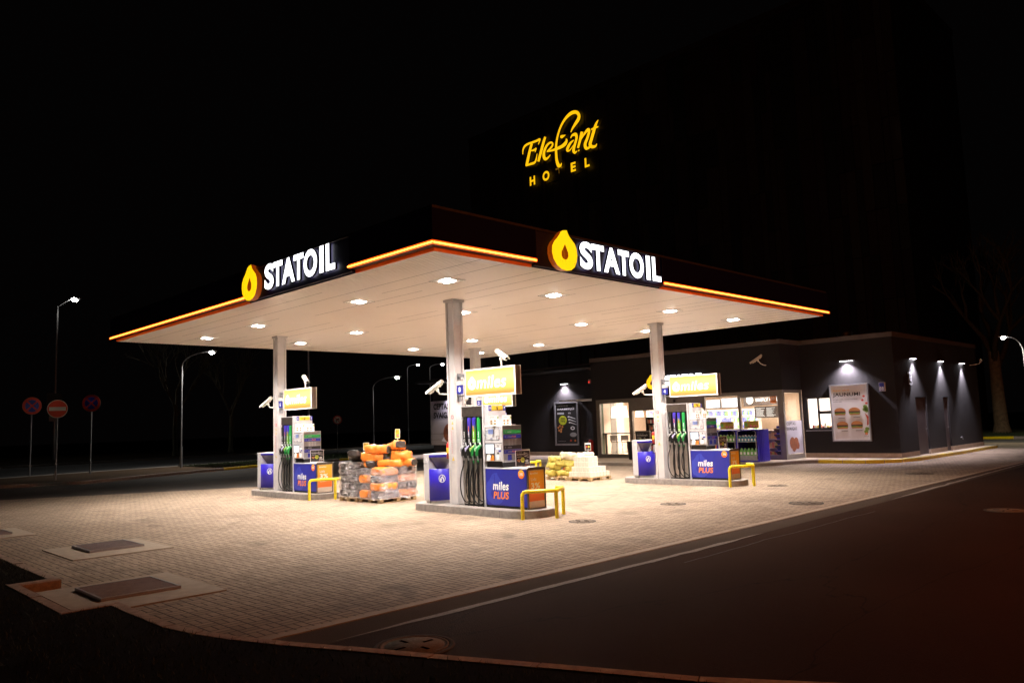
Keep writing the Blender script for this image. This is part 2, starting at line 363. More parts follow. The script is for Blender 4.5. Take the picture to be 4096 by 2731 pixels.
# ---------------- text ----------------
def textmesh(s, w=None, h=None, bold=0.0, shear=0.0, ext=0.0, bev=0.0, sp=1.0):
    cu = D.curves.new('t', 'FONT'); cu.body = s; cu.size = 1; cu.offset = bold*.5; cu.shear = shear; cu.extrude = ext; cu.resolution_u = 5; cu.space_character = sp*(1.06 if bold else 1)
    cu.bevel_depth = bev
    ob = D.objects.new('t', cu); COL.objects.link(ob)
    dg = bpy.context.evaluated_depsgraph_get(); me = D.meshes.new_from_object(ob.evaluated_get(dg))
    V = [v.co.copy() for v in me.vertices]; F = [tuple(p.vertices) for p in me.polygons]
    D.objects.remove(ob); D.curves.remove(cu); D.meshes.remove(me)
    x0 = min(v.x for v in V); x1 = max(v.x for v in V); y0 = min(v.y for v in V); y1 = max(v.y for v in V)
    sy = (h/(y1-y0)) if h else None; sx = (w/(x1-x0)) if w else sy
    if sy is None: sy = sx
    return [((v.x-x0)*sx, (v.y-y0)*sy, v.z) for v in V], F
def text(mb, s, fr, o, w=None, h=None, d=.003, mi=0, bold=0.0, shear=0.0, ext=0.0, rot=0, sp=1.0):
    """lettering with its lower left corner at o on a face; ext = real depth of the letters"""
    V, F = textmesh(s, w, h, bold, shear, 0.5 if ext else 0.0, sp=sp)
    r, u, n = frame(fr); o = Vector(o)
    if rot: r, u = u, -r
    mb.add([o + r*x + u*y + n*(d + (z+.5)*ext if ext else d) for x, y, z in V], F, mi); return mb
def disc(mb, fr, o, rx, ry, d=.003, mi=0, n=24, hole=0):
    L_ = [[(rx*math.cos(2*math.pi*i/n), ry*math.sin(2*math.pi*i/n)) for i in range(n)]]
    if hole: L_.append([(rx*hole*math.cos(2*math.pi*i/n), ry*hole*math.sin(2*math.pi*i/n)) for i in range(n)])
    return mb.prism(L_, fr, o, 0, d, mi)
DROP_O = [(.09,1.0),(.115,.94),(.155,.87),(.235,.79),(.33,.70),(.385,.58),(.40,.42),(.37,.26),(.30,.12),(.18,.03),(.03,0),(-.12,.02),(-.26,.10),(-.36,.24),(-.40,.40),(-.385,.55),(-.32,.67),(-.22,.77),(-.15,.86),(-.11,.93),(-.04,.975),(.03,.99)]
DROP_H = [(.015,.65),(.06,.55),(.105,.45),(.11,.36),(.07,.29),(0,.265),(-.07,.29),(-.105,.36),(-.10,.45),(-.045,.54)]
def drop(mb, fr, o, h, wf=1.0, d0=0, d1=.004, mi=0, smi=None, flip=1):
    return mb.prism([[(x*h*wf*flip, y*h) for x, y in DROP_O], [(x*h*wf*flip, y*h) for x, y in DROP_H]], fr, o, d0, d1, mi, smi)
def spot(name, loc, power, size, col=(1, 1, 1), blend=.15, radius=.08, rot=(0, 0, 0), parent=None):
    l = D.lights.new(name, 'SPOT'); l.energy = power; l.spot_size = math.radians(size); l.color = col; l.spot_blend = blend; l.shadow_soft_size = radius
    o = D.objects.new(name, l); COL.objects.link(o); o.location = loc; o.rotation_euler = rot
    if parent: o.parent = parent
    return o
def point(name, loc, power, col=(1, 1, 1), radius=.1, parent=None):
    l = D.lights.new(name, 'POINT'); l.energy = power; l.color = col; l.shadow_soft_size = radius
    o = D.objects.new(name, l); COL.objects.link(o); o.location = loc
    if parent: o.parent = parent
    return o
def area(name, loc, power, sx, sy, col=(1, 1, 1), rot=(0, 0, 0), parent=None):
    l = D.lights.new(name, 'AREA'); l.energy = power; l.shape = 'RECTANGLE'; l.size = sx; l.size_y = sy; l.color = col
    o = D.objects.new(name, l); COL.objects.link(o); o.location = loc; o.rotation_euler = rot
    if parent: o.parent = parent
    return o

# ================= THE SETTING =================
def sheet(name, pts, z, m, thick=0):
    mb = MB(); mb.prism([pts], '+Z', (0, 0, z), -thick, 0, 0) if thick else None
    if not thick:
        bm = bmesh.new(); vs = [bm.verts.new((p[0], p[1], 0)) for p in pts]; es = [bm.edges.new((vs[i], vs[(i+1) % len(vs)])) for i in range(len(vs))]
        bmesh.ops.triangle_fill(bm, use_beauty=True, edges=es, normal=(0, 0, 1)); bm.verts.index_update()
        F = []
        for f in bm.faces:
            ix = [v.index for v in f.verts]
            if f.normal.z < 0: ix.reverse()
            F.append(ix)
        mb.add([(v.co.x, v.co.y, z) for v in bm.verts], F); bm.free()
    o = mb.build(name, m); o['kind'] = 'structure'; return o
G = 300
sheet('ground', [(-G, -G), (G, -G), (G, G), (-G, G)], -.03, M['soil'])
# far driveway asphalt round the forecourt
sheet('driveway', [(-40, 15), (-4.9, 15), (-4.9, -2.9), (46, -2.9), (46, 60), (40, 60), (40, 36), (-40, 36)], -.012, M['asphalt2'])
fp = [(-4.86, -2.72), (24, -2.72), (40, -2.72), (40, 3.4), (23, 3.4), (23, 9), (23, 19), (5.5, 15.6), (-3.2, 20.3), (-14, 26), (-14, 4.6), (-4.86, 4.6)]
paving = sheet('forecourt_paving', fp, 0.0, M['paving'])
mb = MB(); x = -4.9
while x < 46:
    mb.box(x, -2.86, -.02, x+.985, -2.74, .006); x += .99
o = mb.build('paving_edge', M['concrete_light']); o['kind'] = 'structure'
road = sheet('road', [(-60, -2.87), (-4.84, -2.87), (140, -2.87), (140, -40), (-60, -40)], -.004, M['asphalt'])
# worn grey marking along the asphalt joint
mb = MB(); random.seed(3)
def strip(x0, x1, y0, y1, seg=.16):
    n = int((x1-x0)/seg); top = []; bot = []
    for i in range(n+1):
        x = x0+(x1-x0)*i/n; t = i/n; yc = y0+(y1-y0)*t; tap = min(1, t*6, (1-t)*6)
        wv = .052+.034*noise.noise(Vector((x*2.1, 0, 1)))
        yo = .025*noise.noise(Vector((x*1.3, 5, 0)))
        top.append((x, yc+yo+wv*tap, .002)); bot.append((x, yc+yo-(.045+.035*noise.noise(Vector((x*3, 9, 0))))*tap, .002))
    mb.add(bot+top, [(i, i+1, n+1+i+1, n+1+i) for i in range(n)])
for a in [(-4.0, 3.9, -3.36, -3.38), (9.6, 24, -3.30, -2.96)]: strip(*a)
sheet('asphalt_strip', [(-4.5, -2.868), (-4.2, -3.39), (24, -3.30), (46, -2.95), (46, -2.868)], -.001, M['strip'])
o = mb.build('lane_marking', M['marking']); o['kind'] = 'structure'
mb = MB()
for x0, x1, yy in [(1.0, 7.5, -3.75)]:
    n = int((x1-x0)/.12); P = [(x0+(x1-x0)*i/n, yy+.06*noise.noise(Vector((i*.13, yy, 0)))+.015*noise.noise(Vector((i*.9, yy, 0)))) for i in range(n+1)]
    mb.add([(p[0], p[1]-.006, .0015) for p in P]+[(p[0], p[1]+.007, .0015) for p in P], [(i, i+1, n+2+i, n+1+i) for i in range(n)])
o = mb.build('road_crack', M['rubber']); o['kind'] = 'structure'
# front verge with its kerb: outer edge of the kerb top
KO = [(-4.86, 40), (-4.86, 8), (-4.86, 4.4), (-4.86, 1.62), (-5.32, 1.62), (-5.32, -.50), (-4.85, -.50), (-4.86, -1.2), (-4.85, -2.03), (-4.77, -2.49), (-4.64, -2.95), (-4.45, -3.45), (-4.21, -3.98), (-3.9, -4.7), (-3.54, -5.5), (-3.08, -6.55), (-2.45, -7.6), (-1.4, -9), (.5, -11), (4, -13.5), (10, -16)]
def offs(P, d):
    out = []
    for i in range(len(P)):
        a = Vector(P[max(i-1, 0)]); b = Vector(P[min(i+1, len(P)-1)]); c = Vector(P[i])
        n0 = None
        if 0 < i < len(P)-1:
            t0 = (c-a).normalized(); t1 = (b-c).normalized(); m0 = Vector((t0.y, -t0.x)); m1 = Vector((t1.y, -t1.x)); mm = (m0+m1).normalized(); k = 1/max(.5, mm.dot(m0)); out.append(tuple(c+mm*d*k))
        else:
            t = (b-a).normalized(); out.append(tuple(c+Vector((t.y, -t.x))*d))
    return out
KI = offs(KO, .125)
KH = .12
def kerb_mesh(P, Q, h, z0=-.03, jitter=.004, gap=1.0):
    """stones of about one metre, each a little out of line"""
    mb = MB(); pts = []
    for i in range(len(P)-1):
        a0, a1 = Vector(P[i]), Vector(P[i+1]); b0, b1 = Vector(Q[i]), Vector(Q[i+1]); L_ = (a1-a0).length; n = max(1, round(L_/gap))
        for k in range(n):
            t0 = k/n; t1 = (k+1)/n; g = min(.006/L_, .02); hh = h+random.uniform(-jitter, jitter)
            p = [a0.lerp(a1, t0+g), a0.lerp(a1, t1-g), b0.lerp(b1, t1-g), b0.lerp(b1, t0+g)]
            r = .018; q = [p[0].lerp(p[3], r/.12), p[1].lerp(p[2], r/.12)]
            vs = [(v.x, v.y, z0) for v in p]+[(p[0].x, p[0].y, hh-r), (p[1].x, p[1].y, hh-r), (q[0].x, q[0].y, hh), (q[1].x, q[1].y, hh), (p[2].x, p[2].y, hh), (p[3].x, p[3].y, hh)]
            mb.add(vs, [(0, 1, 5, 4), (4, 5, 7, 6), (6, 7, 8, 9), (2, 3, 9, 8), (3, 0, 4, 6, 9), (1, 2, 8, 7, 5)])
    return mb
mb = kerb_mesh(KO, KI, KH); o = mb.build('kerb', M['kerb']); o['kind'] = 'structure'
sheet('grass_verge', KI+[(10, -60), (-80, -60), (-80, 40)], KH-.006, M['soil'])
# grass blades on the verge near the camera
def in_poly(x, y, P):
    c = False; j = len(P)-1
    for i in range(len(P)):
        if (P[i][1] > y) != (P[j][1] > y) and x < (P[j][0]-P[i][0])*(y-P[i][1])/(P[j][1]-P[i][1])+P[i][0]: c = not c
        j = i
    return c
M['grass'] = mat('grass_blades', (.02, .035, .008), .7, var=.5, scale=3)
VP = KI+[(10, -60), (-80, -60), (-80, 40)]
mb = MB(); random.seed(11); cnt = 0
while cnt < 26000:
    x = random.uniform(-9.2, -2.0); y = random.uniform(-8.8, 5.5) if random.random() < .85 else random.uniform(3, 12)
    if y > 5.5: x = random.uniform(-12, -4.9)
    if not in_poly(x, y, VP): continue
    if (x+7.83)**2+(y+9.62)**2 < 1.2: continue
    cnt += 1; h = random.uniform(.02, .055); a = random.uniform(0, 6.28); wd = .004; lx = math.cos(a); ly = math.sin(a); b = random.uniform(-.03, .03)
    mb.add([(x-lx*wd, y-ly*wd, KH-.008), (x+lx*wd, y+ly*wd, KH-.008), (x+b, y+b*ly, KH-.008+h)], [(0, 1, 2)])
o = mb.build('grass', M['grass']); o['kind'] = 'stuff'; o['label'] = 'short dark grass on the verge in the foreground'; o['category'] = 'grass'
# island verge at the left with kerbs, soil and grass
IK = [(-3.5, 27.8), (-1.2, 27.1), (.3, 26.5), (2.1, 25.7), (3.6, 26.3), (5.2, 27.3), (9.7, 29.2), (14, 30.5), (17.6, 31.2), (21, 32), (25.5, 34.2)]
IB = [(25.5, 41), (20, 38.5), (14.5, 36.3), (9.7, 35.3), (6.2, 34.9), (2.3, 34.0), (-3.5, 32.6)]
sheet('pavement', [(-40, 33.0), (-3.5, 32.7)]+list(reversed(IB))[1:]+[(25.5, 41)]+[(25.9, 41.5), (20.0, 39.3), (14.4, 37.1), (9.6, 36.1), (6.1, 35.7), (2.2, 34.8), (-3.5, 33.4), (-40, 33.7)], .10, M['concrete'], .13)
mb = kerb_mesh(IK, offs(IK, -.14), .12, gap=1.0); o = mb.build('kerb', M['concrete']); o['kind'] = 'structure'
sheet('verge_soil', offs(IK[:7], -.14)+[(9.7, 35.2)]+IB[4:], .10, M['soilbrown'], .1)
VG = offs(IK[6:], -.14)+IB[:3]+[(9.7, 35.3)]
sheet('verge_grass', VG, .105, M['soil'], .1)
mb = MB(); cnt = 0
while cnt < 5000:
    x = random.uniform(5, 26); y = random.uniform(28, 41)
    if not in_poly(x, y, VG): continue
    cnt += 1; h = random.uniform(.05, .12); a = random.uniform(0, 3.14)
    mb.add([(x-math.cos(a)*.02, y-math.sin(a)*.02, .105), (x+math.cos(a)*.02, y+math.sin(a)*.02, .105), (x, y, .105+h)], [(0, 1, 2)])
o = mb.build('grass', M['grass']); tag(o, 'grass on the kerbed verge beside the curved street lamp', 'grass', None, 'stuff')
# yellow painted kerb stones
mb = MB()
def ykerb(P, i0, t0, t1):
    a = Vector(P[i0]); b = Vector(P[i0+1]); p = a.lerp(b, t0); q = a.lerp(b, t1); n = Vector(((b-a).y, -(b-a).x)).normalized()
    e = n*.004
    mb.add([(p.x+e.x, p.y+e.y, 0), (q.x+e.x, q.y+e.y, 0), (q.x+e.x, q.y+e.y, .105), (p.x+e.x, p.y+e.y, .105), (q.x-n.x*.05, q.y-n.y*.05, .128), (p.x-n.x*.05, p.y-n.y*.05, .128)], [(0, 1, 2, 3), (3, 2, 4, 5)])
for a in [(6, .0, .95), (8, .05, .3), (8, .62, .85), (9, .2, .5), (9, .75, .95)]: ykerb(IK, *a)
o = mb.build('kerb_paint', M['yellow']); o['kind'] = 'structure'
sheet('far_road', [(-80, 33.9), (-3.5, 33.5), (2.2, 34.9), (6.1, 35.8), (9.6, 36.2), (14.4, 37.2), (20, 39.4), (26, 41.6), (40, 43), (120, 46), (120, 53.6), (-80, 52.2)], -.006, M['roadfar'])
mb = MB().box(-80, 52.2, -.02, 120, 52.4, .13); o = mb.build('kerb', M['concrete']); o['kind'] = 'structure'
# far right kerb: grey and yellow
mb = MB(); mb.box(45.2, -60, -.03, 45.36, 12, .14); o = mb.build('kerb', M['concrete']); o['kind'] = 'structure'
mb = MB(); mb.box(45.17, 2.4, .0, 45.28, 4.2, .146); mb.box(45.17, -.6, .0, 45.28, .3, .146); o = mb.build('kerb_paint', M['yellow']); o['kind'] = 'structure'
sheet('far_grass', [(45.36, -60), (140, -60), (140, 12), (45.36, 12)], .10, M['soil'], .1)
mb = MB()
for i in range(4000):
    x = random.uniform(45.5, 60); y = random.uniform(-3, 11); h = random.uniform(.08, .2)
    mb.add([(x, y-.04, .10), (x, y+.04, .10), (x, y, .10+h)], [(0, 1, 2)])
o = mb.build('grass', M['grass']); tag(o, 'rough grass behind the yellow and grey kerb on the right', 'grass', None, 'stuff')
# shop pavement
SP = [(18.15, 29.5), (17.9, 11.3), (18.1, 5.6), (18.35, 4.95), (18.8, 4.5), (19.4, 4.2), (20.3, 4.05), (20.9, 3.8), (21.15, 3.4), (21.2, 2.5), (21.3, 1.7), (21.6, 1.15), (22.2, .75), (23.5, .50), (28, .42), (33.6, .45), (34.6, .8), (34.6, 1.3), (22.8, 1.3), (22.8, 29.5)]
sheet('shop_pavement', SP, .118, M['concrete_light'], .13)
mb = kerb_mesh(SP[:18], offs(SP[:18], -.12), .124, gap=1.0); o = mb.build('kerb', M['concrete']); o['kind'] = 'structure'
mb = MB()
for i in range(8, 16):
    a, b = SP[i], SP[i+1]; L_ = (Vector(a)-Vector(b)).length
    n = max(1, round(L_)); 
    for k in range(n): ykerb(SP, i, k/n+.01/L_, (k+1)/n-.01/L_)
for v in range(len(mb.v)):
    x_, y_, z_ = mb.v[v]; mb.v[v] = (x_, y_, z_+.004)
o = mb.build('kerb_paint', M['yellow']); o['kind'] = 'structure'

# ---- drains and manholes
def grate(base_pts, g, label, name='drain_slab'):
    xs = [p[0] for p in base_pts]; ys = [p[1] for p in base_pts]
    t = thing(name, ((g[0]+g[2])/2, (g[1]+g[3])/2, 0), label, 'drain')
    x0, y0, x1, y1 = g; X0, Y0, X1, Y1 = min(xs), min(ys), max(xs), max(ys)
    mb = MB(); mb.box(X0, Y0, -.02, x0-.03, Y1, .014); mb.box(x1+.03, Y0, -.02, X1, Y1, .014); mb.box(x0-.03, Y0, -.02, x1+.03, y0-.03, .014); mb.box(x0-.03, y1+.03, -.02, x1+.03, Y1, .014)
    mb.build('slab', M['concrete_light'], t)
    mb = MB(); mb.box(x0-.028, y0-.028, -.02, x0, y1+.028, .05); mb.box(x1, y0-.028, -.02, x1+.028, y1+.028, .05); mb.box(x0, y0-.028, -.02, x1, y0, .05); mb.box(x0, y1, -.02, x1, y1+.028, .05)
    mb.build('frame', M['galv'], t)
    mb = MB(); mb.box(x0, y0, -.015, x1, y1, .002, 1); n = int((y1-y0)/.06)
    for i in range(n):
        y = y0+(y1-y0)*(i+.5)/n; mb.box(x0, y-.012, .01, x1, y+.010, .047)
    for i in range(1, 5):
        x = x0+(x1-x0)*i/5; mb.box(x-.004, y0, .012, x+.004, y1, .04)
    mb.build('grille', [M['galv'], M['rubber']], t); done()
grate([(-4.12, 3.85), (-2.6, 5.6)], (-3.69, 4.45, -2.9, 5.38), 'steel drain grille set in a pale slab in the paving, clear of the kerb')
grate([(-5.18, -.36), (-3.6, 1.50)], (-4.8, .22, -3.95, 1.15), 'dull drain grille in a pale slab cut into the kerb beside the dark grass')
grate([(-5.4, 8.2), (-3.58, 10.0)], (-4.8, 8.75, -3.92, 9.5), 'drain grille and slab half out of view at the left edge of the paving')
def manhole(x, y, r, label, cutr=None, z=0.0):
    t = thing('manhole_cover', (x, y, z), label, 'manhole cover')
    mb = MB().lathe((x, y, z), [(r*1.18, .001), (r*1.16, .008), (r*1.04, .008), (r*1.03, .003)], 32); mb.build('rim', M['asphalt2'], t)
    mb = MB().lathe((x, y, z), [(r, .003), (r, .010), (r*.94, .011), (r*.93, .006), (r*.84, .006), (r*.83, .010), (0, .012)], 32)
    mb.build('cover', M['iron'], t)
    for a in range(4):
        c, s_ = round(math.cos(a*math.pi/2)), round(math.sin(a*math.pi/2)); k = .5*r
        MB().box(x+c*k-(.05 if c else .014), y+s_*k-(.05 if s_ else .014), z+.0105, x+c*k+(.05 if c else .014), y+s_*k+(.05 if s_ else .014), z+.0135).build('slot', M['slotm'], t)
    done()
manhole(-3.61, -4.05, .30, 'round iron manhole cover in the road right behind the foreground kerb')
manhole(3.52, .10, .22, 'manhole cover in the paving in front of the nearest yellow rail')
manhole(6.81, .28, .24, 'manhole cover in the paving between the near and the right pump islands')
manhole(8.2, -2.1, .30, 'manhole cover in the paving close to the road edge')
manhole(8.64, -5.65, .30, 'manhole cover out on the dark road at the right edge')
manhole(17.0, -1.5, .32, 'manhole cover in the paving far right, near the shop corner')
manhole(11.8, .35, .22, 'manhole cover beside the yellow rail of the right pump island')

# ================= CANOPY =================
WX, WY, H = 14.62, 15.11, 4.70
can = thing('canopy', (WX/2, WY/2, 0), 'large square fuel station canopy with navy fascia, pale ribbed soffit and four grey columns', 'canopy')
# soffit: ribs along Y
mb = MB(); prof = []; x = .02; p = .0833
while x < WX-.02-p:
    prof += [(x, 0), (x+.054, 0), (x+.060, .022), (x+.077, .022)]; x += p
prof.append((WX-.02, 0))
n = len(prof); vs = [(px_, .02, H+pz) for px_, pz in prof]+[(px_, WY-.02, H+pz) for px_, pz in prof]
mb.add(vs, [(i, n+i, n+i+1, i+1) for i in range(n-1)])
mb.box(.02, .02, H+.03, WX-.02, WY-.02, H+.05)
mb.build('soffit', M['ceil'], can)
mb = MB()
for k in range(1, 29):      # panel joints
    xx = .02+round(k*.52/.0833)*.0833
    if xx < WX-.1:
        y_ = .05
        while y_ < WY-.1:
            l_ = random.uniform(1.2, 5.5); y2 = min(WY-.05, y_+l_)
            if random.random() < .5: mb.box(xx+.050, y_, H-.0015, xx+.058, y2, H+.001)
            y_ = y2+.02
mb.build('soffit_joint', M['print_black'], can)
# fascia: profile swept along the edge
def sweep(mb, side, prof, t0, t1, m0, m1, mi=0):
    V = []
    for t, m_, sg in ((t0, m0, -1), (t1, m1, 1)):
        for off, z in prof:
            tt = t + sg*off*m_
            if side == '-X': V.append((-off, tt, z))
            elif side == '-Y': V.append((tt, -off, z))
            elif side == '+X': V.append((WX+off, tt, z))
            else: V.append((tt, WY+off, z))
    k = len(prof)
    fl = side in ('-X', '+Y')
    F = [(i, i+1, k+i+1, k+i) for i in range(k-1)]
    if fl: F = [tuple(reversed(f)) for f in F]
    mb.add(V, F, mi)
P_navy = [(.10, 4.835), (.13, 4.84), (.13, 5.37), (.10, 5.375)]
P_cop = [(.10, 5.375), (.115, 5.38), (.10, 5.43), (-.3, 5.45)]
P_under = [(.0, 4.757), (.10, 4.786)]
P_chan = [(.10, 4.786), (.130, 4.787), (.130, 4.831), (.160, 4.832), (.160, 4.838), (.10, 4.840)]
P_trim = [(-.03, 4.699), (.004, 4.699), (.004, 4.757)]
PA0, PA1 = 2.27, 6.41      # neon gap on the -X side
PB0, PB1 = 2.28, 6.29      # on the -Y side
fn = MB(); fc = MB(); fo = MB(); ft = MB()
for side, L_ in (('-X', WY), ('-Y', WX)):
    g0, g1 = (PA0, PA1) if side == '-X' else (PB0, PB1)
    for a, b, ma, mb_ in ((0, g0, 1, 0), (g1, L_, 0, 1)):
        sweep(fn, side, P_navy, a, b, ma, mb_); sweep(fo, side, P_chan, a, b, ma, mb_)
        sweep(fo, side, P_trim, a, b, ma, mb_)
        sweep(ft, side, P_under, a, b, ma, mb_)
    sweep(fc, side, P_cop, 0, L_, 1, 1)
for side, L_ in (('+X', WY), ('+Y', WX)):
    sweep(fn, side, [(.0, 4.70), (.05, 4.72), (.13, 4.84), (.13, 5.37), (.10, 5.375)], 0, L_, 1, 1); sweep(fc, side, P_cop, 0, L_, 1, 1)
fn.build('fascia', M['fascia'], can); fc.build('coping', M['darksteel'], can); fo.build('neon_channel', M['chan'], can); ft.build('fascia_underside', mat('underside_brown', (.10, .03, .012), .6), can)
MB().box(.3, .3, 5.40, WX-.3, WY-.3, 5.44).build('roof', M['darksteel'], can)
# sign panels in the gaps
mb = MB()
mb.box(-.085, PA0+.005, 4.72, .0, PA1-.005, 5.372); mb.box(-.13, PA1-.022, 4.80, -.086, PA1-.004, 5.37); mb.box(-.13, PA0+.004, 4.80, -.086, PA0+.022, 5.37); mb.box(-.02, PA0, 4.699, .0, PA1, 4.719)
sp_ = mb.build('sign_panel', mat('sign_panel_navy', (.010, .007, .035), .55, spec=.2), can)
mb = MB()
mb.box(PB0+.005, -.085, 4.72, PB1-.005, .0, 5.372); mb.box(PB1-.022, -.13, 4.80, PB1-.004, -.086, 5.37); mb.box(PB0+.004, -.13, 4.80, PB0+.022, -.086, 5.37); mb.box(PB0, -.02, 4.699, PB1, .0, 4.719)
mb.build('sign_panel', D.materials['sign_panel_navy'], can)
# neon
TR = .012; TZ = 4.798; TO = .160
mb = MB()
for side, L_ in (('-X', WY), ('-Y', WX)):
    g0, g1 = (PA0, PA1) if side == '-X' else (PB0, PB1)
    for a, b, ma, mb_ in ((0, g0, 1, 0), (g1, L_, 0, 1)): sweep(mb, side, [(.128, 4.770), (.150, 4.770), (.150, 4.830), (.131, 4.8305)], a, b, ma, mb_)
mb.build('neon_halo_strip', E['halo'], can)  # added glowing strip that imitates the orange halo round the tube
MB().tube([(PA0+.01 and -TO, PA0+.01, TZ), (-TO, -TO, TZ)], TR, 10).build('neon_tube', E['neon'], can)
MB().tube([(-TO+.03, -TO, TZ), (PB0-.03, -TO, TZ)], TR, 10).build('neon_tube', E['neon'], can)
MB().tube([(-TO, PA1-.01, TZ), (-TO, WY+.05, TZ)], TR, 10).build('neon_tube', E['neon'], can)
MB().tube([(PB1+.01, -TO, TZ), (WX+.05, -TO, TZ)], TR, 10).build('neon_tube', E['neon'], can)
LF = [('S', 0, .148), ('T', .133, .282), ('A', .268, .467), ('T', .442, .585), ('O', .582, .772), ('I', .797, .852), ('L', .878, 1)]
def statoil(fr, o, W_, Hh, parent, ext=.05, bold=.08):
    r, u, n = frame(fr); o = Vector(o)
    for ch, a, b in LF:
        mb = MB(); ww = (b-a)*W_*(.95)
        over = .02*Hh if ch in 'SO' else 0
        text(mb, ch, fr, o+r*(a*W_)-u*over, w=ww, h=Hh+2*over, d=.03, bold=bold, ext=ext)
        # sides of the letters are opaque returns
        mt = [E['letter'], M['return']]
        for fi, f in enumerate(mb.f):
            vs = [Vector(mb.v[i]) for i in f[:3]]
            nn = (vs[1]-vs[0]).cross(vs[2]-vs[0])
            if nn.length > 0 and abs(nn.normalized().dot(n)) < .7: mb.m[fi] = 1
        mb.build('letter', mt, parent)
statoil('-X', (-.085, 5.44, 4.835), 2.76, .52, can)
statoil('-Y', (3.47, -.085, 4.805), 2.71, .52, can)
for fr, o_, h_ in (('-X', (-.085, 6.06, 4.69), .775), ('-Y', (2.985, -.085, 4.685), .78)):
    mb = MB(); drop(mb, fr, o_, h_, 1.15, .04, .12, 0, 1)
    mb.prism([[(x*h_*1.18*.98, y*h_*.98+.005) for x, y in DROP_O]], fr, o_, 0, .03, 1)
    mb.build('drop_emblem', [E['drop'], E['dropedge']], can)
# columns
CXY = [(3.378, 3.52), (3.378, 11.59), (11.25, 3.52), (11.25, 11.59)]
cols = []
for i, (cx_, cy_) in enumerate(CXY):
    mb = MB(); q = .28; e = .022
    mb.bevbox(cx_+e, cy_+e, .15, cx_+q-e, cy_+q-e, H+.01, .004)
    for sx in (0, 1):
        for sy in (0, 1):
            x0 = cx_ + (q-.055)*sx; y0 = cy_ + (q-.055)*sy; mb.bevbox(x0, y0, .15, x0+.055, y0+.055, H, .012)
    c = mb.build('column', M['column'], can); cols.append(c)
    MB().box(cx_-.03, cy_-.03, H-.055, cx_+q+.03, cy_+q+.03, H+.004).build('collar', M['column'], c)
# ceiling lights
LX = [1.84, 4.93, 9.5, 12.76]; LY = [1.87, 4.95, 9.75, 13.0]
for ix, lx in enumerate(LX):
    for iy, ly in enumerate(LY):
        e_ = MB(); e_.box(lx-.26, ly-.235, H-.012, lx+.26, ly+.235, H-.002)
        fx_ = e_.build('ceiling_light', M['white'], can)
        mb = MB()
        for k in range(8):
            mb.box(lx-.24+k*.062, ly+.236, H-.013, lx-.21+k*.062, ly+.26, H-.001)
            mb.box(lx+.262, ly-.23+k*.06, H-.013, lx+.27, ly-.20+k*.06, H-.001)
        s_ = mb.build('vent_slit', M['print_black'], fx_); s_.location = (0, 0, 0)
        for dx in (-.09, .09):
            mb = MB(); mb.ell((lx+dx, ly+(.03 if dx > 0 else -.03), H-.014), (.048, .17, .014), 14, 6)
            s_ = mb.build('lamp', E['lamp'], fx_); s_.location = (0, 0, 0)
        spot('canopy_spot', (lx-WX/2, ly-WY/2, H-.03), CANOPY_W, 134, (1, .93, .87), .8, .12, parent=can)
done()

# ================= PUMP ISLANDS =================
def island(dx, dy, label):
    x0, x1, y0, y1 = 3.08, 4.24, 1.12, 5.02; r = .56
    P = []
    for cxx, cyy, a0 in ((x0+r, y0+r, math.pi), (x1-r, y0+r, 1.5*math.pi), (x1-r, y1-r, 0), (x0+r, y1-r, math.pi/2)):
        for k in range(9): P.append((cxx+r*math.cos(a0+k*math.pi/16), cyy+r*math.sin(a0+k*math.pi/16)))
    P = [(a+dx, b+dy) for a, b in P]
    t = thing('pump_island', (3.66+dx, 3.07+dy, 0), label, 'kerbed island', 'concrete pump islands')
    mb = MB(); mb.prism([P], '+Z', (0, 0, .138), -.15, 0)
    P2 = [((a-3.66-dx)*.975+3.66+dx, (b-3.07-dy)*.992+3.07+dy) for a, b in P]
    mb.prism([P2], '+Z', (0, 0, .138), 0, .012)
    mb.build('kerb_block', M['concrete'], t)
    mb = MB()
    for yy in (3.108, 1.9, 4.3): mb.box(x0-.003+dx, yy-.003+dy, .0, x0+.01+dx, yy+.003+dy, .139)
    mb.build('joint', M['rubber'], t); done()
SUF = {0: 'near', 1: 'left', 2: 'right', 3: 'back'}
WHERE = ['at the nearest pump island in the middle', 'at the left pump island', 'at the right pump island in front of the shop', 'at the back pump island hidden behind the nearest one']
OFF = [(0, 0), (0, 8.07), (7.872, 0), (7.872, 8.07)]
NUM = [('8', '7'), ('6', '5'), ('4', '3'), ('2', '1')]
for i, (dx, dy) in enumerate(OFF):
    island(dx, dy, ['concrete pump island nearest the camera', 'concrete pump island farther left, next to the sacks', 'concrete pump island on the right, in front of the shop', 'concrete pump island at the back, hidden behind the nearest'][i])
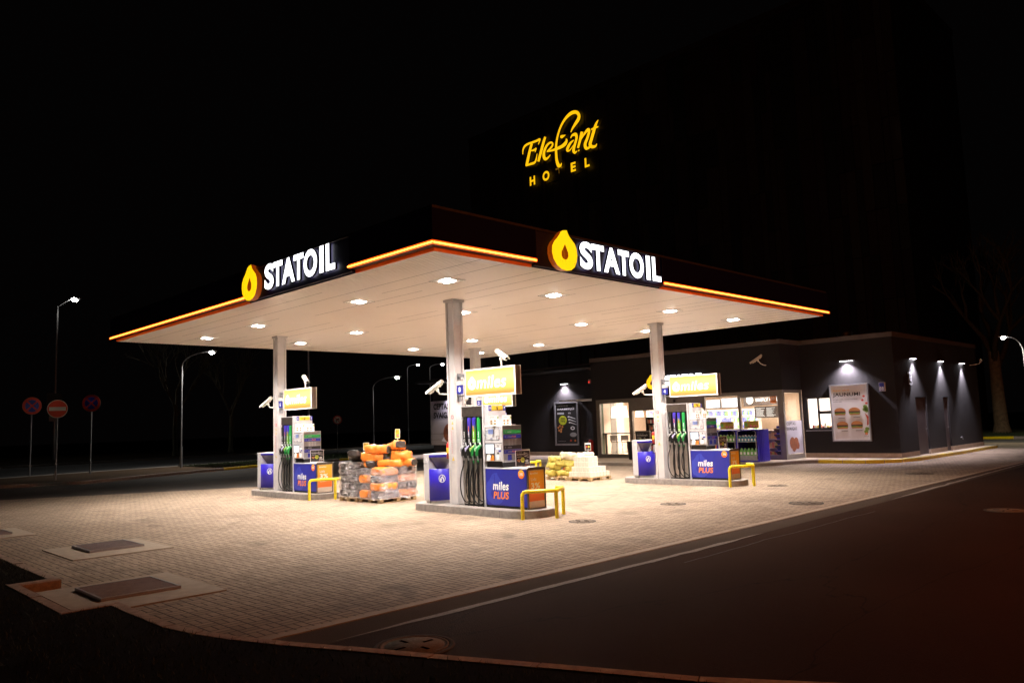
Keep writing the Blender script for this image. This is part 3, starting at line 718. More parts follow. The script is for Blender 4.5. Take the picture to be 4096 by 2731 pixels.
# yellow rails
def rail():
    base = (3.66, .95, 0)
    t = thing('crash_rail', base, '', 'crash rail', 'yellow crash rails at the ends of the pump islands')
    r = .038; z = .535
    pts = [(3.11, 1.42, z)] ; pts = [(3.10, 1.26, z)]
    A = Vector((3.10, 1.26, 0)); Bm = Vector((3.66, .86, 0)); Cc = Vector((4.22, 1.19, 0))
    top = [A+Vector((0, 0, .44)), A+Vector((.008, -.006, .49)), A+Vector((.03, -.02, .525)), A+Vector((.07, -.05, z)), A.lerp(Bm, .5)+Vector((0, 0, z)), A.lerp(Bm, .92)+Vector((0, 0, z)), Bm.lerp(Cc, .08)+Vector((0, 0, z)), Bm.lerp(Cc, .5)+Vector((0, 0, z)), Cc+Vector((-.02, -.01, z)), Cc+Vector((.03, .03, z)), Cc+Vector((.03, .12, z)), Cc+Vector((.02, .2, z))]
    MB().tube(top, r, 12).build('rail', M['yellow'], t)
    MB().cyl(A, A+Vector((0, 0, .445)), r, n=12).build('post', M['yellow'], t)
    MB().cyl(Bm+Vector((0, .01, 0)), Bm+Vector((0, .01, z)), r, n=12).build('post', M['yellow'], t)
    MB().cyl(Cc, Cc+Vector((0, 0, z-.01)), r, n=12).build('post', M['yellow'], t)
    done(); return t
rl = rail()
def spread(o, labels, rest=True):
    out = [o]; b = o.location.copy()
    for i in (1, 2, 3):
        if labels[i] is None: continue
        c = copy_tree(o); c.location = b+Vector((*OFF[i], 0)); tag(c, labels[i]); out.append(c)
    tag(o, labels[0]); return out
spread(rl, ['bent yellow crash rail at the near end of the nearest pump island', 'yellow crash rail on the left pump island, partly behind the wrapped sacks', 'yellow crash rail on the right pump island before the washer fluid stand', 'yellow crash rail at the back island, only its top showing beside the firewood'])
# ---- litter bin
def bin_():
    b = (3.55, 4.35, .15); t = thing('litter_bin', b, '', 'litter bin', 'blue and grey litter bins on the pump islands')
    cx_ = 3.60; yb = 4.36
    mb = MB(); mb.bevbox(3.25, yb, .22, 3.95, 4.54, 1.24, .012); mb.build('back_housing', M['grey'], t)
    mb = MB(); mb.box(3.28, yb+.02, .15, 3.92, 4.5, .22); mb.lathe((cx_, yb, 0), [(.30, .15), (.30, .22)], 20, 0, (1, .85), math.pi, 2*math.pi); mb.build('foot', M['steel'], t)
    mb = MB(); mb.lathe((cx_, yb, 0), [(0, .22), (.335, .22), (.335, .905), (.32, .915), (.30, .905), (.30, .86), (0, .86)], 28, 0, (1, .92), math.pi, 2*math.pi); mb.build('drum', M['bin'], t)
    mb = MB(); mb.lathe((cx_, yb, 0), [(.0, 1.17), (.335, 1.17), (.335, 1.232), (0, 1.232)], 28, 0, (1, .92), math.pi, 2*math.pi); mb.build('rim', M['bin'], t)
    mb = MB(); mb.lathe((cx_, yb, 0), [(.0, 1.233), (.342, 1.233), (.342, 1.245), (0, 1.25)], 28, 0, (1, .94), math.pi, 2*math.pi); mb.box(3.245, yb, 1.2405, 3.955, 4.545, 1.252); mb.build('lid', M['white'], t)
    # grey funnel
    mb = MB(); k = 16; top = []; bot = []
    for j in range(k+1):
        a = math.pi+math.pi*j/k; top.append((cx_+.31*math.cos(a), yb+.24*math.sin(a)-.005, 1.17)); bot.append((cx_+.12*math.cos(a), yb+.05*math.sin(a)-.01, .90))
    mb.add(top+bot, [(j, j+1, k+2+j, k+1+j) for j in range(k)], 0, True); mb.build('funnel', mat('bin_funnel', (.17, .16, .17), .5), t) if 'bin_funnel' not in D.materials else None
    # pictogram on the drum
    mb = MB(); a_ = math.radians(237); 
    n_ = Vector((math.cos(a_), math.sin(a_), 0)); r_ = Vector((-math.sin(a_), math.cos(a_), 0)); fr = (r_, Vector((0, 0, 1)), n_); c_ = Vector((cx_+.335*math.cos(a_), yb+.315*math.sin(a_), .70))
    c_ = c_ + r_*0.0
    disc(mb, fr, c_, .075, .088, .010, 0, 28, .84)
    mb.prism([[(-.048, .005), (-.005, .012), (-.012, -.058), (-.040, -.062)]], fr, c_, 0, .010, 0)
    mb.prism([[(.012, .035), (.03, .03), (.042, -.02), (.035, -.06), (.022, -.058), (.02, -.01), (-.006, .02), (-.028, .022), (-.026, .032), (0, .04)]], fr, c_, 0, .010, 0)
    disc(mb, fr, c_+Vector((0, 0, .056))+r_*.016, .011, .012, .010, 0, 10)
    mb.build('pictogram', M['print_white'], t)
    mb = MB(); disc(mb, '-X', (3.249, 4.43, 1.13), .022, .03, .002, 0, 18, .8); mb.cyl((3.25, 4.43, 1.04), (3.19, 4.44, 1.045), .010, .008, 8, 1); mb.build('lock', [M['print_white'], M['steel']], t)
    mb = MB(); disc(mb, '-Y', (3.44, 4.10, 1.20), .012, .015, .003, 0, 12, .5); mb.build('badge', M['print_white'], t)
    done(); return t
bn = bin_()
spread(bn, ['blue and grey litter bin at the left end of the nearest pump island', 'blue and grey litter bin on the left pump island', 'blue and grey litter bin on the right pump island in front of the shop', 'blue and grey litter bin on the back pump island, hidden from view'])
def gloves(dx, dy, label, long=0.0):
    mb = MB(); random.seed(int(dx*10)+5); c = Vector((3.80+dx, 4.03+dy, 1.10))
    for i in range(9):
        a = i*.7; mb.ell(c+Vector((.05*math.cos(a), .02*math.sin(a*1.7), .04*math.sin(a)+.02)), (.045, .03, .045), 8, 6)
    for i in range(9):
        a = -2.9+i*.35; p = c+Vector((.05*math.cos(a)*1.5, -.02, .02)); q = p+Vector((.07*math.cos(a), -.01, -.05-.03*random.random()))
        mb.tube([p, (p+q)/2+Vector((0, -.012, .004)), q], [.02, .018, .012], 6)
    if long: 
        for i in range(4): mb.tube([c+Vector((-.06-.03*i, -.01, .0)), c+Vector((-.10-.02*i, .0, -.16)), c+Vector((-.08-.01*i, .03, -long))], [.03, .035, .03], 6)
    single(mb, 'plastic_gloves', M['glovem'], (3.8+dx, 4.1+dy, 1.0), label, 'gloves', 'crumpled plastic gloves on the bins')
M['glovem'] = mat('glove_film', (.82, .80, .78), .35)
gloves(0, 0, 'bunch of white plastic gloves stuffed in the mouth of the nearest blue bin')
gloves(7.872, 0, 'white plastic gloves hanging down into the bin before the shop', .2)

# ================= PUMPS =================
MB.org = Vector((0, 0, 0))
pump_end = grad_emit('end_panel_print', .15, .80, [(0, (.80, .13, .015)), (.25, (.80, .20, .02)), (.6, (.80, .38, .02)), (1, (.80, .45, .04))], 0)
purple_lbl = grad_emit('violet_label_print', 1.5, 2.03, [(0, (.02, .015, .02)), (.35, (.05, .03, .25)), (.7, (.07, .045, .50)), (1, (.06, .04, .45))], 0)
purpgreen_lbl = grad_emit('violet_green_label_print', 1.5, 2.03, [(0, (.12, .35, .02)), (.22, (.10, .28, .04)), (.45, (.05, .035, .40)), (1, (.06, .04, .45))], 0)
badge_m = grad_emit('badge_print', .62, .80, [(0, (.85, .12, .01)), (1, (.85, .45, .03))], 0)
def pump():
    b = (3.66, 2.35, .15); t = thing('fuel_pump', b, '', 'fuel pump', 'fuel pumps on the islands')
    XF, XB = 3.39, 3.93
    # hose cabinet
    mb = MB(); mb.box(XF+.012, 2.655, .19, XB-.012, 3.345, 1.16, 0); mb.box(XF+.06, 2.66, 1.16, XB-.06, 3.34, 2.06, 1)
    mb.box(XF+.004, 2.66, 2.055, XB-.004, 3.34, 2.265, 2); mb.box(XF+.03, 2.66, .15, XB-.03, 3.34, .19, 1)
    mb.build('hose_cabinet', [M['steel'], M['black'], M['darksteel']], t)
    mb = MB(); mb.bevbox(XF-.01, 3.340, .15, XB+.01, 3.362, 2.285, .004); mb.bevbox(XF-.014, 2.625, .15, XB+.014, 2.662, 2.29, .004); mb.box(XF-.008, 2.663, 2.267, XB+.008, 3.339, 2.283)
    mb.build('cabinet_frame', M['grey'], t)
    YS = [3.245, 3.09, 2.935, 2.78]
    mb = MB()
    for y in [YS[0]-.078, YS[1]-.078, YS[2]-.078, YS[3]-.085]: mb.box(XF-.012, y-.016, .15, XF+.012, y+.016, 1.17)
    for y in YS: mb.box(XF-.002, y-.05, 1.16, XF+.06, y+.05, 1.30); mb.box(XF+.01, y-.05, 1.30, XF+.06, y+.05, 2.05)
    mb.build('hose_channel', M['black'], t)
    LM = [M['print_black'], purple_lbl, purpgreen_lbl, M['green']]
    for k, y in enumerate(YS):
        mb = MB(); zt = 2.03 if k else 1.99; w = .042; x = XF-.022
        pr_ = [(-w, 1.50), (w, 1.50), (w, zt-.03), (w*.7, zt), (-w*.7, zt), (-w, zt-.03)]
        mb.prism([pr_], '-X', (x+.03, y, 0), 0, .03, 0); lb = mb.build('grade_label', LM[k], t)
        mb = MB(); mb.box(x-.0, y-w, 1.492, x+.02, y+w, 1.502)
        text(mb, 'miles', (Vector((0, 0, 1)), Vector((0, 1, 0)), Vector((-1, 0, 0))), (x, y-.014, 1.60), w=.135, h=.032, d=.003, bold=.05, shear=.2)
        disc(mb, '-X', (x, y, 1.545), .026, .030, .003, 0, 16, .86)
        text(mb, ['D', 'D', '98', '95'][k], '-X', (x, y+(.011 if k < 2 else .016), 1.531), w=.02 if k < 2 else .032, h=.028, bold=.04)
        q = mb.build('print', M['print_white'], lb)
        if k in (1, 2):
            mb = MB(); text(mb, 'PLUS', (Vector((0, 0, 1)), Vector((0, 1, 0)), Vector((-1, 0, 0))), (x, y-.014, 1.738), w=.115, h=.032, d=.003, bold=.05, shear=.2); mb.build('print_orange', M['print_orange'], lb)
    # nozzles
    NC = [(M['print_grey'], M['black']), (M['lilac'], M['black']), (M['limegreen'], M['green']), (M['palegreen'], M['green'])]
    for k, y in enumerate(YS):
        cap, body = NC[k]
        p0 = Vector((XF-.02, y-.035, 1.42)); p1 = Vector((XF-.075, y+.005, 1.34)); p2 = Vector((XF-.06, y+.01, 1.22)); p3 = Vector((XF-.045, y+.005, 1.12))
        mb = MB(); mb.tube([p0+Vector((.03, -.01, .03)), p0, p1, p2], [.022, .036, .04, .022], 10)
        mb.tube([p1+Vector((-.03, 0, -.03)), p1+Vector((-.035, .005, -.10)), p2+Vector((-.02, 0, -.03))], .008, 6)
        nz = mb.build('nozzle', body, t)
        mb = MB(); mb.tube([p0+Vector((-.018, .012, .012)), p1+Vector((-.025, .014, .02)), p1+Vector((-.032, .022, -.035))], [.018, .034, .012], 10); mb.build('nozzle_cap', cap, nz)
        mb = MB(); mb.tube([p0+Vector((-.005, -.03, .0)), p0+Vector((-.03, -.035, .06))], [.012, .016], 8); mb.build('spout_guard', M['print_white'], nz)
        mb = MB(); mb.cyl(p2, p3, .018, n=10); mb.build('swivel', M['galv'], nz)
        if k > 1: mb = MB(); mb.cyl(p3, p3-Vector((0, 0, .06)), .02, n=10); mb.build('hose_band', M['green'], nz)
        # hose
        e = [(-.02, .19), (-.03, .22), (-.03, .21), (-.05, .25)][k]
        yr = YS[k]-.078 if k < 3 else 2.70
        bow = [.16, .10, .12, .16][k]; low = [.26, .27, .23, .30][k]
        yr2 = [YS[0]-.075, YS[1]-.075, YS[3]-.06, 2.665][k]
        pts = [p3, p3+Vector((-.01, .004, -.12)), Vector((XF-.08, y+bow*.35, .85)), Vector((XF-.10, y+bow*.45, .62)), Vector((XF-.10, y+bow*.3, .42)), Vector((XF-.08, (y+yr2)/2+.03, low+.02)), Vector((XF-.05, yr2+.03, low-.03)), Vector((XF-.01, yr2, low-.02)), Vector((XF+.02, yr2-.005, low))]
        # smooth
        sm = []
        for i in range(len(pts)-1):
            a = pts[max(i-1, 0)]; b_ = pts[i]; c = pts[i+1]; d_ = pts[min(i+2, len(pts)-1)]
            for j in range(4):
                s = j/4; sm.append(.5*((2*b_)+(c-a)*s+(2*a-5*b_+4*c-d_)*s*s+(3*b_-a-3*c+d_)*s**3))
        sm.append(pts[-1]); MB().tube(sm, [.019]*3+[.0135]*(len(sm)-3), 8).build('hose', M['rubber'], t)
    # header tower behind
    MB().bevbox(3.425, 2.50, 1.84, 3.925, 2.624, 2.275, .006).build('tower', M['grey'], t)
    mb = MB(); mb.box(3.424, 2.496, 2.165, 3.500, 2.502, 2.272, 0); mb.box(3.848, 2.496, 2.165, 3.926, 2.502, 2.272, 0); mb.box(3.515, 2.496, 2.170, 3.835, 2.502, 2.268, 1)
    hd = mb.build('number_header', [M['blue'], M['yellowprint']], t)
    mb = MB(); mb.prism([[(-.022, -.02), (.022, -.02), (.022, .035), (-.022, .035)], [(-.015, -.004), (.015, -.004), (.015, .027), (-.015, .027)]], '-Y', (3.675, 2.4955, 2.22), 0, .003); disc(mb, '-Y', (3.675, 2.4955, 2.19), .011, .012, .003, 0, 12); mb.box(3.665, 2.49, 2.178, 3.685, 2.4955, 2.19)
    mb.build('pictogram', M['print_black'], hd)
    mb = MB(); mb.box(3.435, 2.492, 1.86, 3.53, 2.499, 2.01); mb.build('notice', M['white'], t)
    # display unit
    mb = MB(); mb.bevbox(XF-.004, 2.075, 1.10, 3.935, 2.622, 1.84, .012); mb.box(XF-.008, 2.062, 1.08, 3.94, 2.076, 1.845)
    du = mb.build('display_unit', M['grey'], t)
    MB().box(3.43, 2.12, .97, 3.89, 2.60, 1.10).build('stand', M['black'], t)
    mb = MB(); x = XF-.004
    mb.prism([[(.03, .05), (.44, .05), (.46, .07), (.46, .30), (.44, .32), (.05, .32), (.03, .30)], [(.036, .056), (.438, .056), (.454, .072), (.454, .298), (.438, .314), (.052, .314), (.036, .298)]], '-X', (x, 2.61, 1.49), 0, .004)
    mb.box(x-.002, 2.08, 1.475, x+.01, 2.61, 1.483); mb.cyl((x, 2.585, 1.65), (x-.012, 2.585, 1.65), .009, n=8)
    mb.prism([[(.37, .06), (.455, .06), (.455, .14), (.37, .14)], [(.374, .064), (.451, .064), (.451, .136), (.374, .136)]], '-X', (x, 2.61, 1.49), 0, .004)
    mb.box(x-.003, 2.33, 1.535, x+.01, 2.40, 1.545); mb.build('panel_outline', M['print_black'], du)
    MB().box(x-.004, 2.34, 1.67, x+.01, 2.49, 1.77).build('lcd', E['lcd'], du)
    mb = MB(); text(mb, '100,00', '-X', (x-.004, 2.475, 1.722), w=.125, h=.035, d=.003); text(mb, '91,17', '-X', (x-.004, 2.445, 1.680), w=.09, h=.028, d=.003); mb.box(x-.004, 2.37, 1.565, x+.01, 2.43, 1.585); mb.build('digits', E['lcdd'], du)
    mb = MB(); text(mb, '€', '-X', (x, 2.335, 1.725), w=.02, h=.03, d=.003); text(mb, 'Ltr', '-X', (x, 2.335, 1.682), w=.035, h=.025, d=.003); mb.build('unit_print', M['print_black'], du)
    mb = MB()
    for k in range(4): mb.bevbox(x-.008, 2.525, 1.735-k*.046, x, 2.565, 1.765-k*.046, .004)
    disc(mb, '-X', (x, 2.145, 1.775), .018, .020, .004, 0, 14); mb.build('button', E['buttons'], du)
    mb = MB(); mb.cyl((x, 2.165, 1.58), (x-.006, 2.165, 1.58), .011, n=10); mb.build('red_button', M['red'], du)
    mb = MB(); mb.box(x-.003, 2.30, 1.12, x+.01, 2.60, 1.47); mb.build('screen_recess', M['darksteel'], du)
    mb = MB(); mb.box(x-.006, 2.33, 1.27, x+.01, 2.575, 1.455); mb.build('touch_screen', E['screen'], du)
    mb = MB(); mb.prism([[(.04, .0), (.16, .0), (.175, .10), (.13, .14), (.06, .12)]], '-X', (x-.003, 2.60, 1.115), 0, .01); mb.build('receipt_window', M['print_white'], du)
    mb = MB(); mb.prism([[(.16, .005), (.27, .005), (.27, .10), (.22, .11), (.20, .06)]], '-X', (x-.003, 2.60, 1.115), 0, .008); mb.build('sticker', M['print_orange'], du)
    mb = MB(); mb.bevbox(x-.014, 2.09, 1.11, x, 2.285, 1.472, .005); kp = mb.build('card_reader', M['grey'], du)
    mb = MB(); mb.box(x-.017, 2.11, 1.345, x-.012, 2.26, 1.385); mb.box(x-.024, 2.15, 1.13, x-.014, 2.235, 1.235); mb.build('print', M['print_white'], kp)
    mb = MB(); mb.box(x-.017, 2.10, 1.30, x-.0125, 2.175, 1.335); mb.box(x-.018, 2.265, 1.35, x-.0125, 2.278, 1.385); mb.build('blue_print', M['blue'], kp)
    MB().ell((x-.016, 2.185, 1.425), (.008, .012, .022), 8, 6).build('reader_light', M['black'], kp); MB().box(x-.018, 2.165, 1.255, x-.013, 2.215, 1.29).build('slot', M['black'], kp)
    # price boards on the end of the display unit
    y = 2.062
    mb = MB(); mb.box(3.40, y-.006, 1.09, 3.93, y, 1.835, 0); bd = mb.build('price_board', M['steel'], t)
    for z, cm, a, bb in ((1.665, M['green'], 'miles', None), (1.565, M['blue'], 'miles', 'PLUS'), (1.345, M['print_black'], 'miles', None), (1.255, M['blue'], 'miles', 'PLUS')):
        mb = MB(); mb.box(3.41, y-.010, z, 3.92, y-.006, z+.082); st = mb.build('grade_strip', cm, bd)
        mb = MB(); text(mb, a, '-Y', (3.52, y-.010, z+.025), w=.12, h=.034, bold=.05, shear=.2); text(mb, {1.665: '95', 1.565: '98'}.get(z, 'D'), '-Y', (3.44, y-.010, z+.025), w=.04 if z > 1.5 else .025, h=.034); mb.build('print', M['print_grey'], st)
        if bb: mb = MB(); text(mb, bb, '-Y', (3.645, y-.010, z+.025), w=.12, h=.034, bold=.05, shear=.2); mb.build('print_orange', M['print_orange'], st)
    mb = MB()
    for k in range(6):
        for j in range(3): mb.box(3.55+j*.09, y-.009, 1.54-k*.022, 3.60+j*.09, y-.006, 1.545-k*.022)
    mb.build('small_print', M['print_white'], bd)
    mb = MB(); mb.box(3.52, y-.009, 1.12, 3.63, y-.006, 1.235); mb.box(3.74, y-.009, 1.12, 3.83, y-.006, 1.235); mb.build('leaflet_pocket', M['blue'], bd)
    # lower cabinet
    mb = MB(); mb.bevbox(XF+.002, 1.415, .20, XB-.002, 2.622, .945, .008, 0); mb.box(XF+.02, 1.44, .15, XB-.02, 2.62, .20, 1)
    lc = mb.build('lower_cabinet', [M['blue'], M['rubber']], t)
    MB().bevbox(XF-.004, 1.405, .945, XB+.004, 2.622, .972, .01).build('worktop', M['grey'], t)
    x = XF+.002
    mb = MB(); h = .66; c0 = 2.345
    lo = [(px_*h*1.12, max(.0, pz*h)) for px_, pz in DROP_O]
    lo = [(max(-.272, a), q) for a, q in lo]
    mb.prism([lo], '-X', (x, c0, .208), 0, .0025); mb.build('drop_artwork', M['lightblue'], lc)
    mb = MB(); mb.prism([[(px_*1.1-.005, (pz-.27)*1.0) for px_, pz in DROP_H][:0] or [(-.006, .46), (.012, .46), (.016, .24), (.06, .18), (.105, .11), (.11, .05), (.08, .0), (.02, -.03), (-.05, -.03), (-.10, .01), (-.115, .07), (-.09, .14), (-.04, .20), (-.012, .26)]], '-X', (x, c0, .375), 0, .0045); mb.build('drop_artwork_inner', M['blue'], lc)
    mb = MB(); text(mb, 'miles', '-X', (x, 2.395, .515), w=.47, h=.175, d=.006, bold=.055, shear=.15); disc(mb, '-X', (x, 1.555, .85), .001, .001, .0, 0, 3); text(mb, '3%', '-X', (x, 1.60, .822), w=.10, h=.055, d=.008, bold=.05, shear=.1); mb.build('lettering', M['print_white'], lc)
    mb = MB(); text(mb, 'PLUS', '-X', (x, 2.385, .335), w=.46, h=.15, d=.006, bold=.06, shear=.15); mb.build('lettering_orange', M['print_orange'], lc)
    mb = MB(); disc(mb, '-X', (x, 1.555, .85), .088, .088, .004, 0, 28); mb.build('badge', badge_m, lc)
    # end panel
    y = 1.413
    mb = MB(); mb.box(3.42, y-.012, .17, 3.90, y+.002, .965, 0); mb.prism([[(.0, .0), (.52, .0), (.52, .80), (.49, .83), (.03, .83), (.0, .80)], [(.025, .02), (.495, .02), (.495, .775), (.025, .775)]], '-Y', (3.40, y, .155), 0, .03, 1)
    ep = mb.build('end_panel', [M['tan'], M['darksteel']], t)
    mb = MB(); mb.box(3.44, y-.018, .31, 3.88, y-.012, .915); po = mb.build('poster', pump_end, ep)
    mb = MB(); yy = y-.018
    text(mb, 'miles', '-Y', (3.535, yy, .845), w=.17, h=.04, bold=.04, shear=.2); drop(mb, '-Y', (3.505, yy, .842), .045, 1, 0, .003)
    text(mb, 'Lidz', '-Y', (3.50, yy, .715), w=.16, h=.062, bold=.0); text(mb, '3%', '-Y', (3.50, yy, .555), w=.26, h=.12, bold=.05); text(mb, 'tālāk', '-Y', (3.50, yy, .46), w=.20, h=.06)
    mb.build('lettering', M['print_white'], po)
    done(); return t
M['lilac'] = mat('nozzle_lilac', (.45, .40, .65), .3); M['limegreen'] = mat('nozzle_lime', (.35, .55, .12), .3); M['palegreen'] = mat('nozzle_pale_green', (.30, .60, .32), .3)
pm = pump()
pumps = spread(pm, ['fuel pump numbered 8 and 7 on the nearest island, its blue cabinet facing the camera', 'fuel pump numbered 6 and 5 on the left island, its orange end panel brightly lit', 'fuel pump numbered 4 and 3 on the right island in front of the shop', 'fuel pump numbered 2 and 1 on the back island, mostly hidden behind the nearest pump'])
for o, (a, b_) in zip(pumps, NUM):
    hd = [c for c in o.children if c.name.startswith('number_header')][0]
    MB.org = Vector((3.66, 2.35, .15))
    mb = MB(); text(mb, a, '-Y', (3.445, 2.4955, 2.19), w=.032, h=.055, bold=.04); text(mb, b_, '-Y', (3.87, 2.4955, 2.19), w=.032, h=.055, bold=.04); mb.build('numeral', M['print_white'], hd)
done()
# ---- lit signs
sign_face = grad_emit('lit_sign_print', -.295, .295, [(0, (.90, .16, .03)), (.10, (.95, .30, .04)), (.28, (1, .66, .12)), (.6, (1, .80, .30)), (.8, (1, .80, .25)), (1, (1, .62, .06))], 1.3)
E['signwhite'] = emit('sign_lettering', (1, .99, .95), 1.8)
def pump_sign():
    b = (3.485, 2.43, 2.775); t = thing('pump_sign', b, '', 'lit sign', 'lit yellow signs over the pumps')
    y0, y1, z0, z1 = 1.64, 3.22, 2.475, 3.075; x0, x1 = 3.40, 3.57
    mb = MB(); mb.box(x0+.01, y0+.004, z0+.004, x1-.01, y1-.004, z1-.004, 0)
    for xa, xb in ((x0, x0+.02), (x1-.02, x1)):
        mb.box(xa, y0, z0, xb, y0+.035, z1, 1); mb.box(xa, y1-.035, z0, xb, y1, z1, 1); mb.box(xa, y0+.035, z0, xb, y1-.035, z0+.035, 1); mb.box(xa, y0+.035, z1-.035, xb, y1-.035, z1, 1)
    mb.build('case', [M['steel'], M['white']], t)
    mb = MB(); mb.box(x0+.004, y0+.035, z0+.035, x0+.012, y1-.035, z1-.035); fa = mb.build('face', sign_face, t)
    mb = MB(); mb.box(x1-.012, y0+.035, z0+.035, x1-.004, y1-.035, z1-.035); mb.build('face', sign_face, t)
    mb = MB(); drop(mb, '-X', (x0+.004, 2.985, 2.63), .285, 1.12); mb.build('drop_emblem', E['signwhite'], fa)
    mb = MB(); text(mb, 'miles', '-X', (x0+.004, 2.835, 2.64), w=.92, h=.265, d=.004, bold=.035, shear=.2); mb.build('lettering', E['signwhite'], fa)
    # bracket and number plate
    mb = MB(); mb.box(3.44, 3.495, 2.40, 3.53, 3.518, 3.02, 0); mb.box(3.45, 3.22, 2.93, 3.52, 3.50, 2.99, 0); mb.box(3.47, 3.22, 2.50, 3.50, 3.50, 2.53, 0)
    mb.cyl((3.485, 3.48, 2.98), (3.485, 3.49, 2.98), .01, n=8)
    mb.build('bracket', M['galv'], t)
    mb = MB(); mb.box(3.375, 3.26, 2.56, 3.39, 3.46, 2.755, 0); mb.box(3.36, 3.30, 2.755, 3.47, 3.44, 2.84, 1); mb.build('number_plate', [M['blue'], M['cream']], t)
    done(); return t
ps = pump_sign()
signs = spread(ps, ['lit yellow sign over the nearest pump, bolted to the front middle column', 'lit yellow sign over the left pump, under a white camera', 'lit yellow sign over the right pump, in front of the shop letters', 'lit yellow sign on the back column, its lower half showing under the nearest sign'])
for o, n_ in zip(signs, '8642'):
    pl = [c for c in o.children if c.name.startswith('number_plate')][0]; MB.org = Vector((3.485, 2.43, 2.775))
    mb = MB(); text(mb, n_, '-X', (3.375, 3.40, 2.60), w=.07, h=.11, d=.002, bold=.04); mb.build('numeral', M['print_white'], pl)
done()
# ---- security cameras
def security_camera(piv, dirv, mount, label, L_=.44, r=.052):
    piv = Vector(piv); d = Vector(dirv).normalized(); t = thing('security_camera', mount[-1], label, 'camera', 'white security cameras')
    up = Vector((0, 0, 1)); s = d.cross(up).normalized(); u = s.cross(d).normalized()
    c = piv+u*.09
    mb = MB(); mb.tube([c-d*L_*.42, c-d*L_*.40, c+d*L_*.46], [r*.6, r, r], 14); mb.build('housing', M['cream'], t)
    # curved sun hood
    mb = MB(); vs = []; k = 9
    for e_ in (-.5, .62):
        for rr in (r*1.12, r*1.22):
            for i in range(k):
                a = math.radians(-10+200*i/(k-1)); vs.append(c+d*L_*e_+(s*math.cos(a)+u*math.sin(a))*rr)
    F = []
    for i in range(k-1): F += [(i, i+1, 2*k+i+1, 2*k+i), (k+i, 3*k+i, 3*k+i+1, k+i+1), (i, k+i, k+i+1, i+1), (2*k+i, 2*k+i+1, 3*k+i+1, 3*k+i)]
    mb.add(vs, F, 0, False); mb.build('hood', M['cream'], t)
    mb = MB(); mb.cyl(c+d*L_*.462, c+d*L_*.475, r*.62, n=14, mi=0); mb.build('lens', M['rubber'], t)
    mb = MB(); mb.ell(piv+u*.01, (.04, .04, .045), 10, 6); mb.tube([piv]+[Vector(p) for p in mount], .018, 8); mb.cyl(Vector(mount[-1]), Vector(mount[-1])+Vector((0, 0, .006)), .035, n=12)
    for q in (-.25, .0, .25): mb.box(*(c+d*L_*q-u*r*1.05-Vector((.012, .012, .012))), *(c+d*L_*q-u*r*1.05+Vector((.012, .012, .012))))
    mb.build('bracket', M['cream'], t); done(); return t
for (dx, dy), where in zip(OFF, ['nearest', 'left', 'right', 'back']):
    o3 = Vector((dx, dy, 0))
    if where in ('nearest', 'left'):
        security_camera(Vector((3.5, 2.15, 3.235))+o3, (-.25, -.9, -.42), [Vector((3.5, 2.14, 3.07))+o3], 'white camera on top of the lit sign of the %s pump, lens to the right' % where)
    security_camera(Vector((3.40, 4.16, 2.68))+o3, (-.35, .9, -.62), [Vector((3.44, 4.14, 2.60))+o3, Vector((3.48, 4.02, 2.585))+o3, Vector((3.5, 3.80, 2.585))+o3], 'white camera on a bent arm left of the %s column, looking down left' % {'nearest': 'front middle', 'left': 'left', 'right': 'right', 'back': 'hidden back'}[where])
security_camera((20.85, 5.40, 4.02), (-.55, .75, -.62), [(20.9, 5.34, 3.92), (20.95, 5.26, 3.86), (21.09, 5.22, 3.84)], 'camera mounted high on the dark shop wall above the windows', .5)
# ---- extinguishers, stickers on the columns
def extinguisher(c, label, h=.36, r=.062):
    x, y, z = c; t = thing('fire_extinguisher', c, label, 'fire extinguisher')
    MB().lathe(c, [(0, 0), (r, 0), (r, h*.84), (r*.8, h*.94), (r*.35, h)], 16).build('cylinder', M['red'], t)
    mb = MB(); mb.cyl((x, y, z+h), (x, y, z+h+.05), .02, n=8); mb.box(x-.02, y-.07, z+h+.05, x+.02, y+.03, z+h+.075); mb.build('valve', M['black'], t)
    MB().tube([(x, y-.03, z+h+.03), (x-.03, y-.08, z+h), (x-.04, y-.08, z+h-.12), (x-.05, y-.03, z+.06)], .009, 6).build('hose', M['rubber'], t)
    MB().lathe((x, y, z+h*.35), [(r+.001, 0), (r+.001, .12)], 10, 0, (1, 1), math.radians(150), math.radians(250)).build('label', M['yellowprint'], t); done()
extinguisher((3.47, 3.885, 1.14), 'red extinguisher behind the front middle column, above the nearest bin')
extinguisher((11.34, 3.885, 1.14), 'red extinguisher on the left side of the column in front of the shop')
extinguisher((11.60, 3.42, 1.12), 'red extinguisher between the right column and the pump hoses')
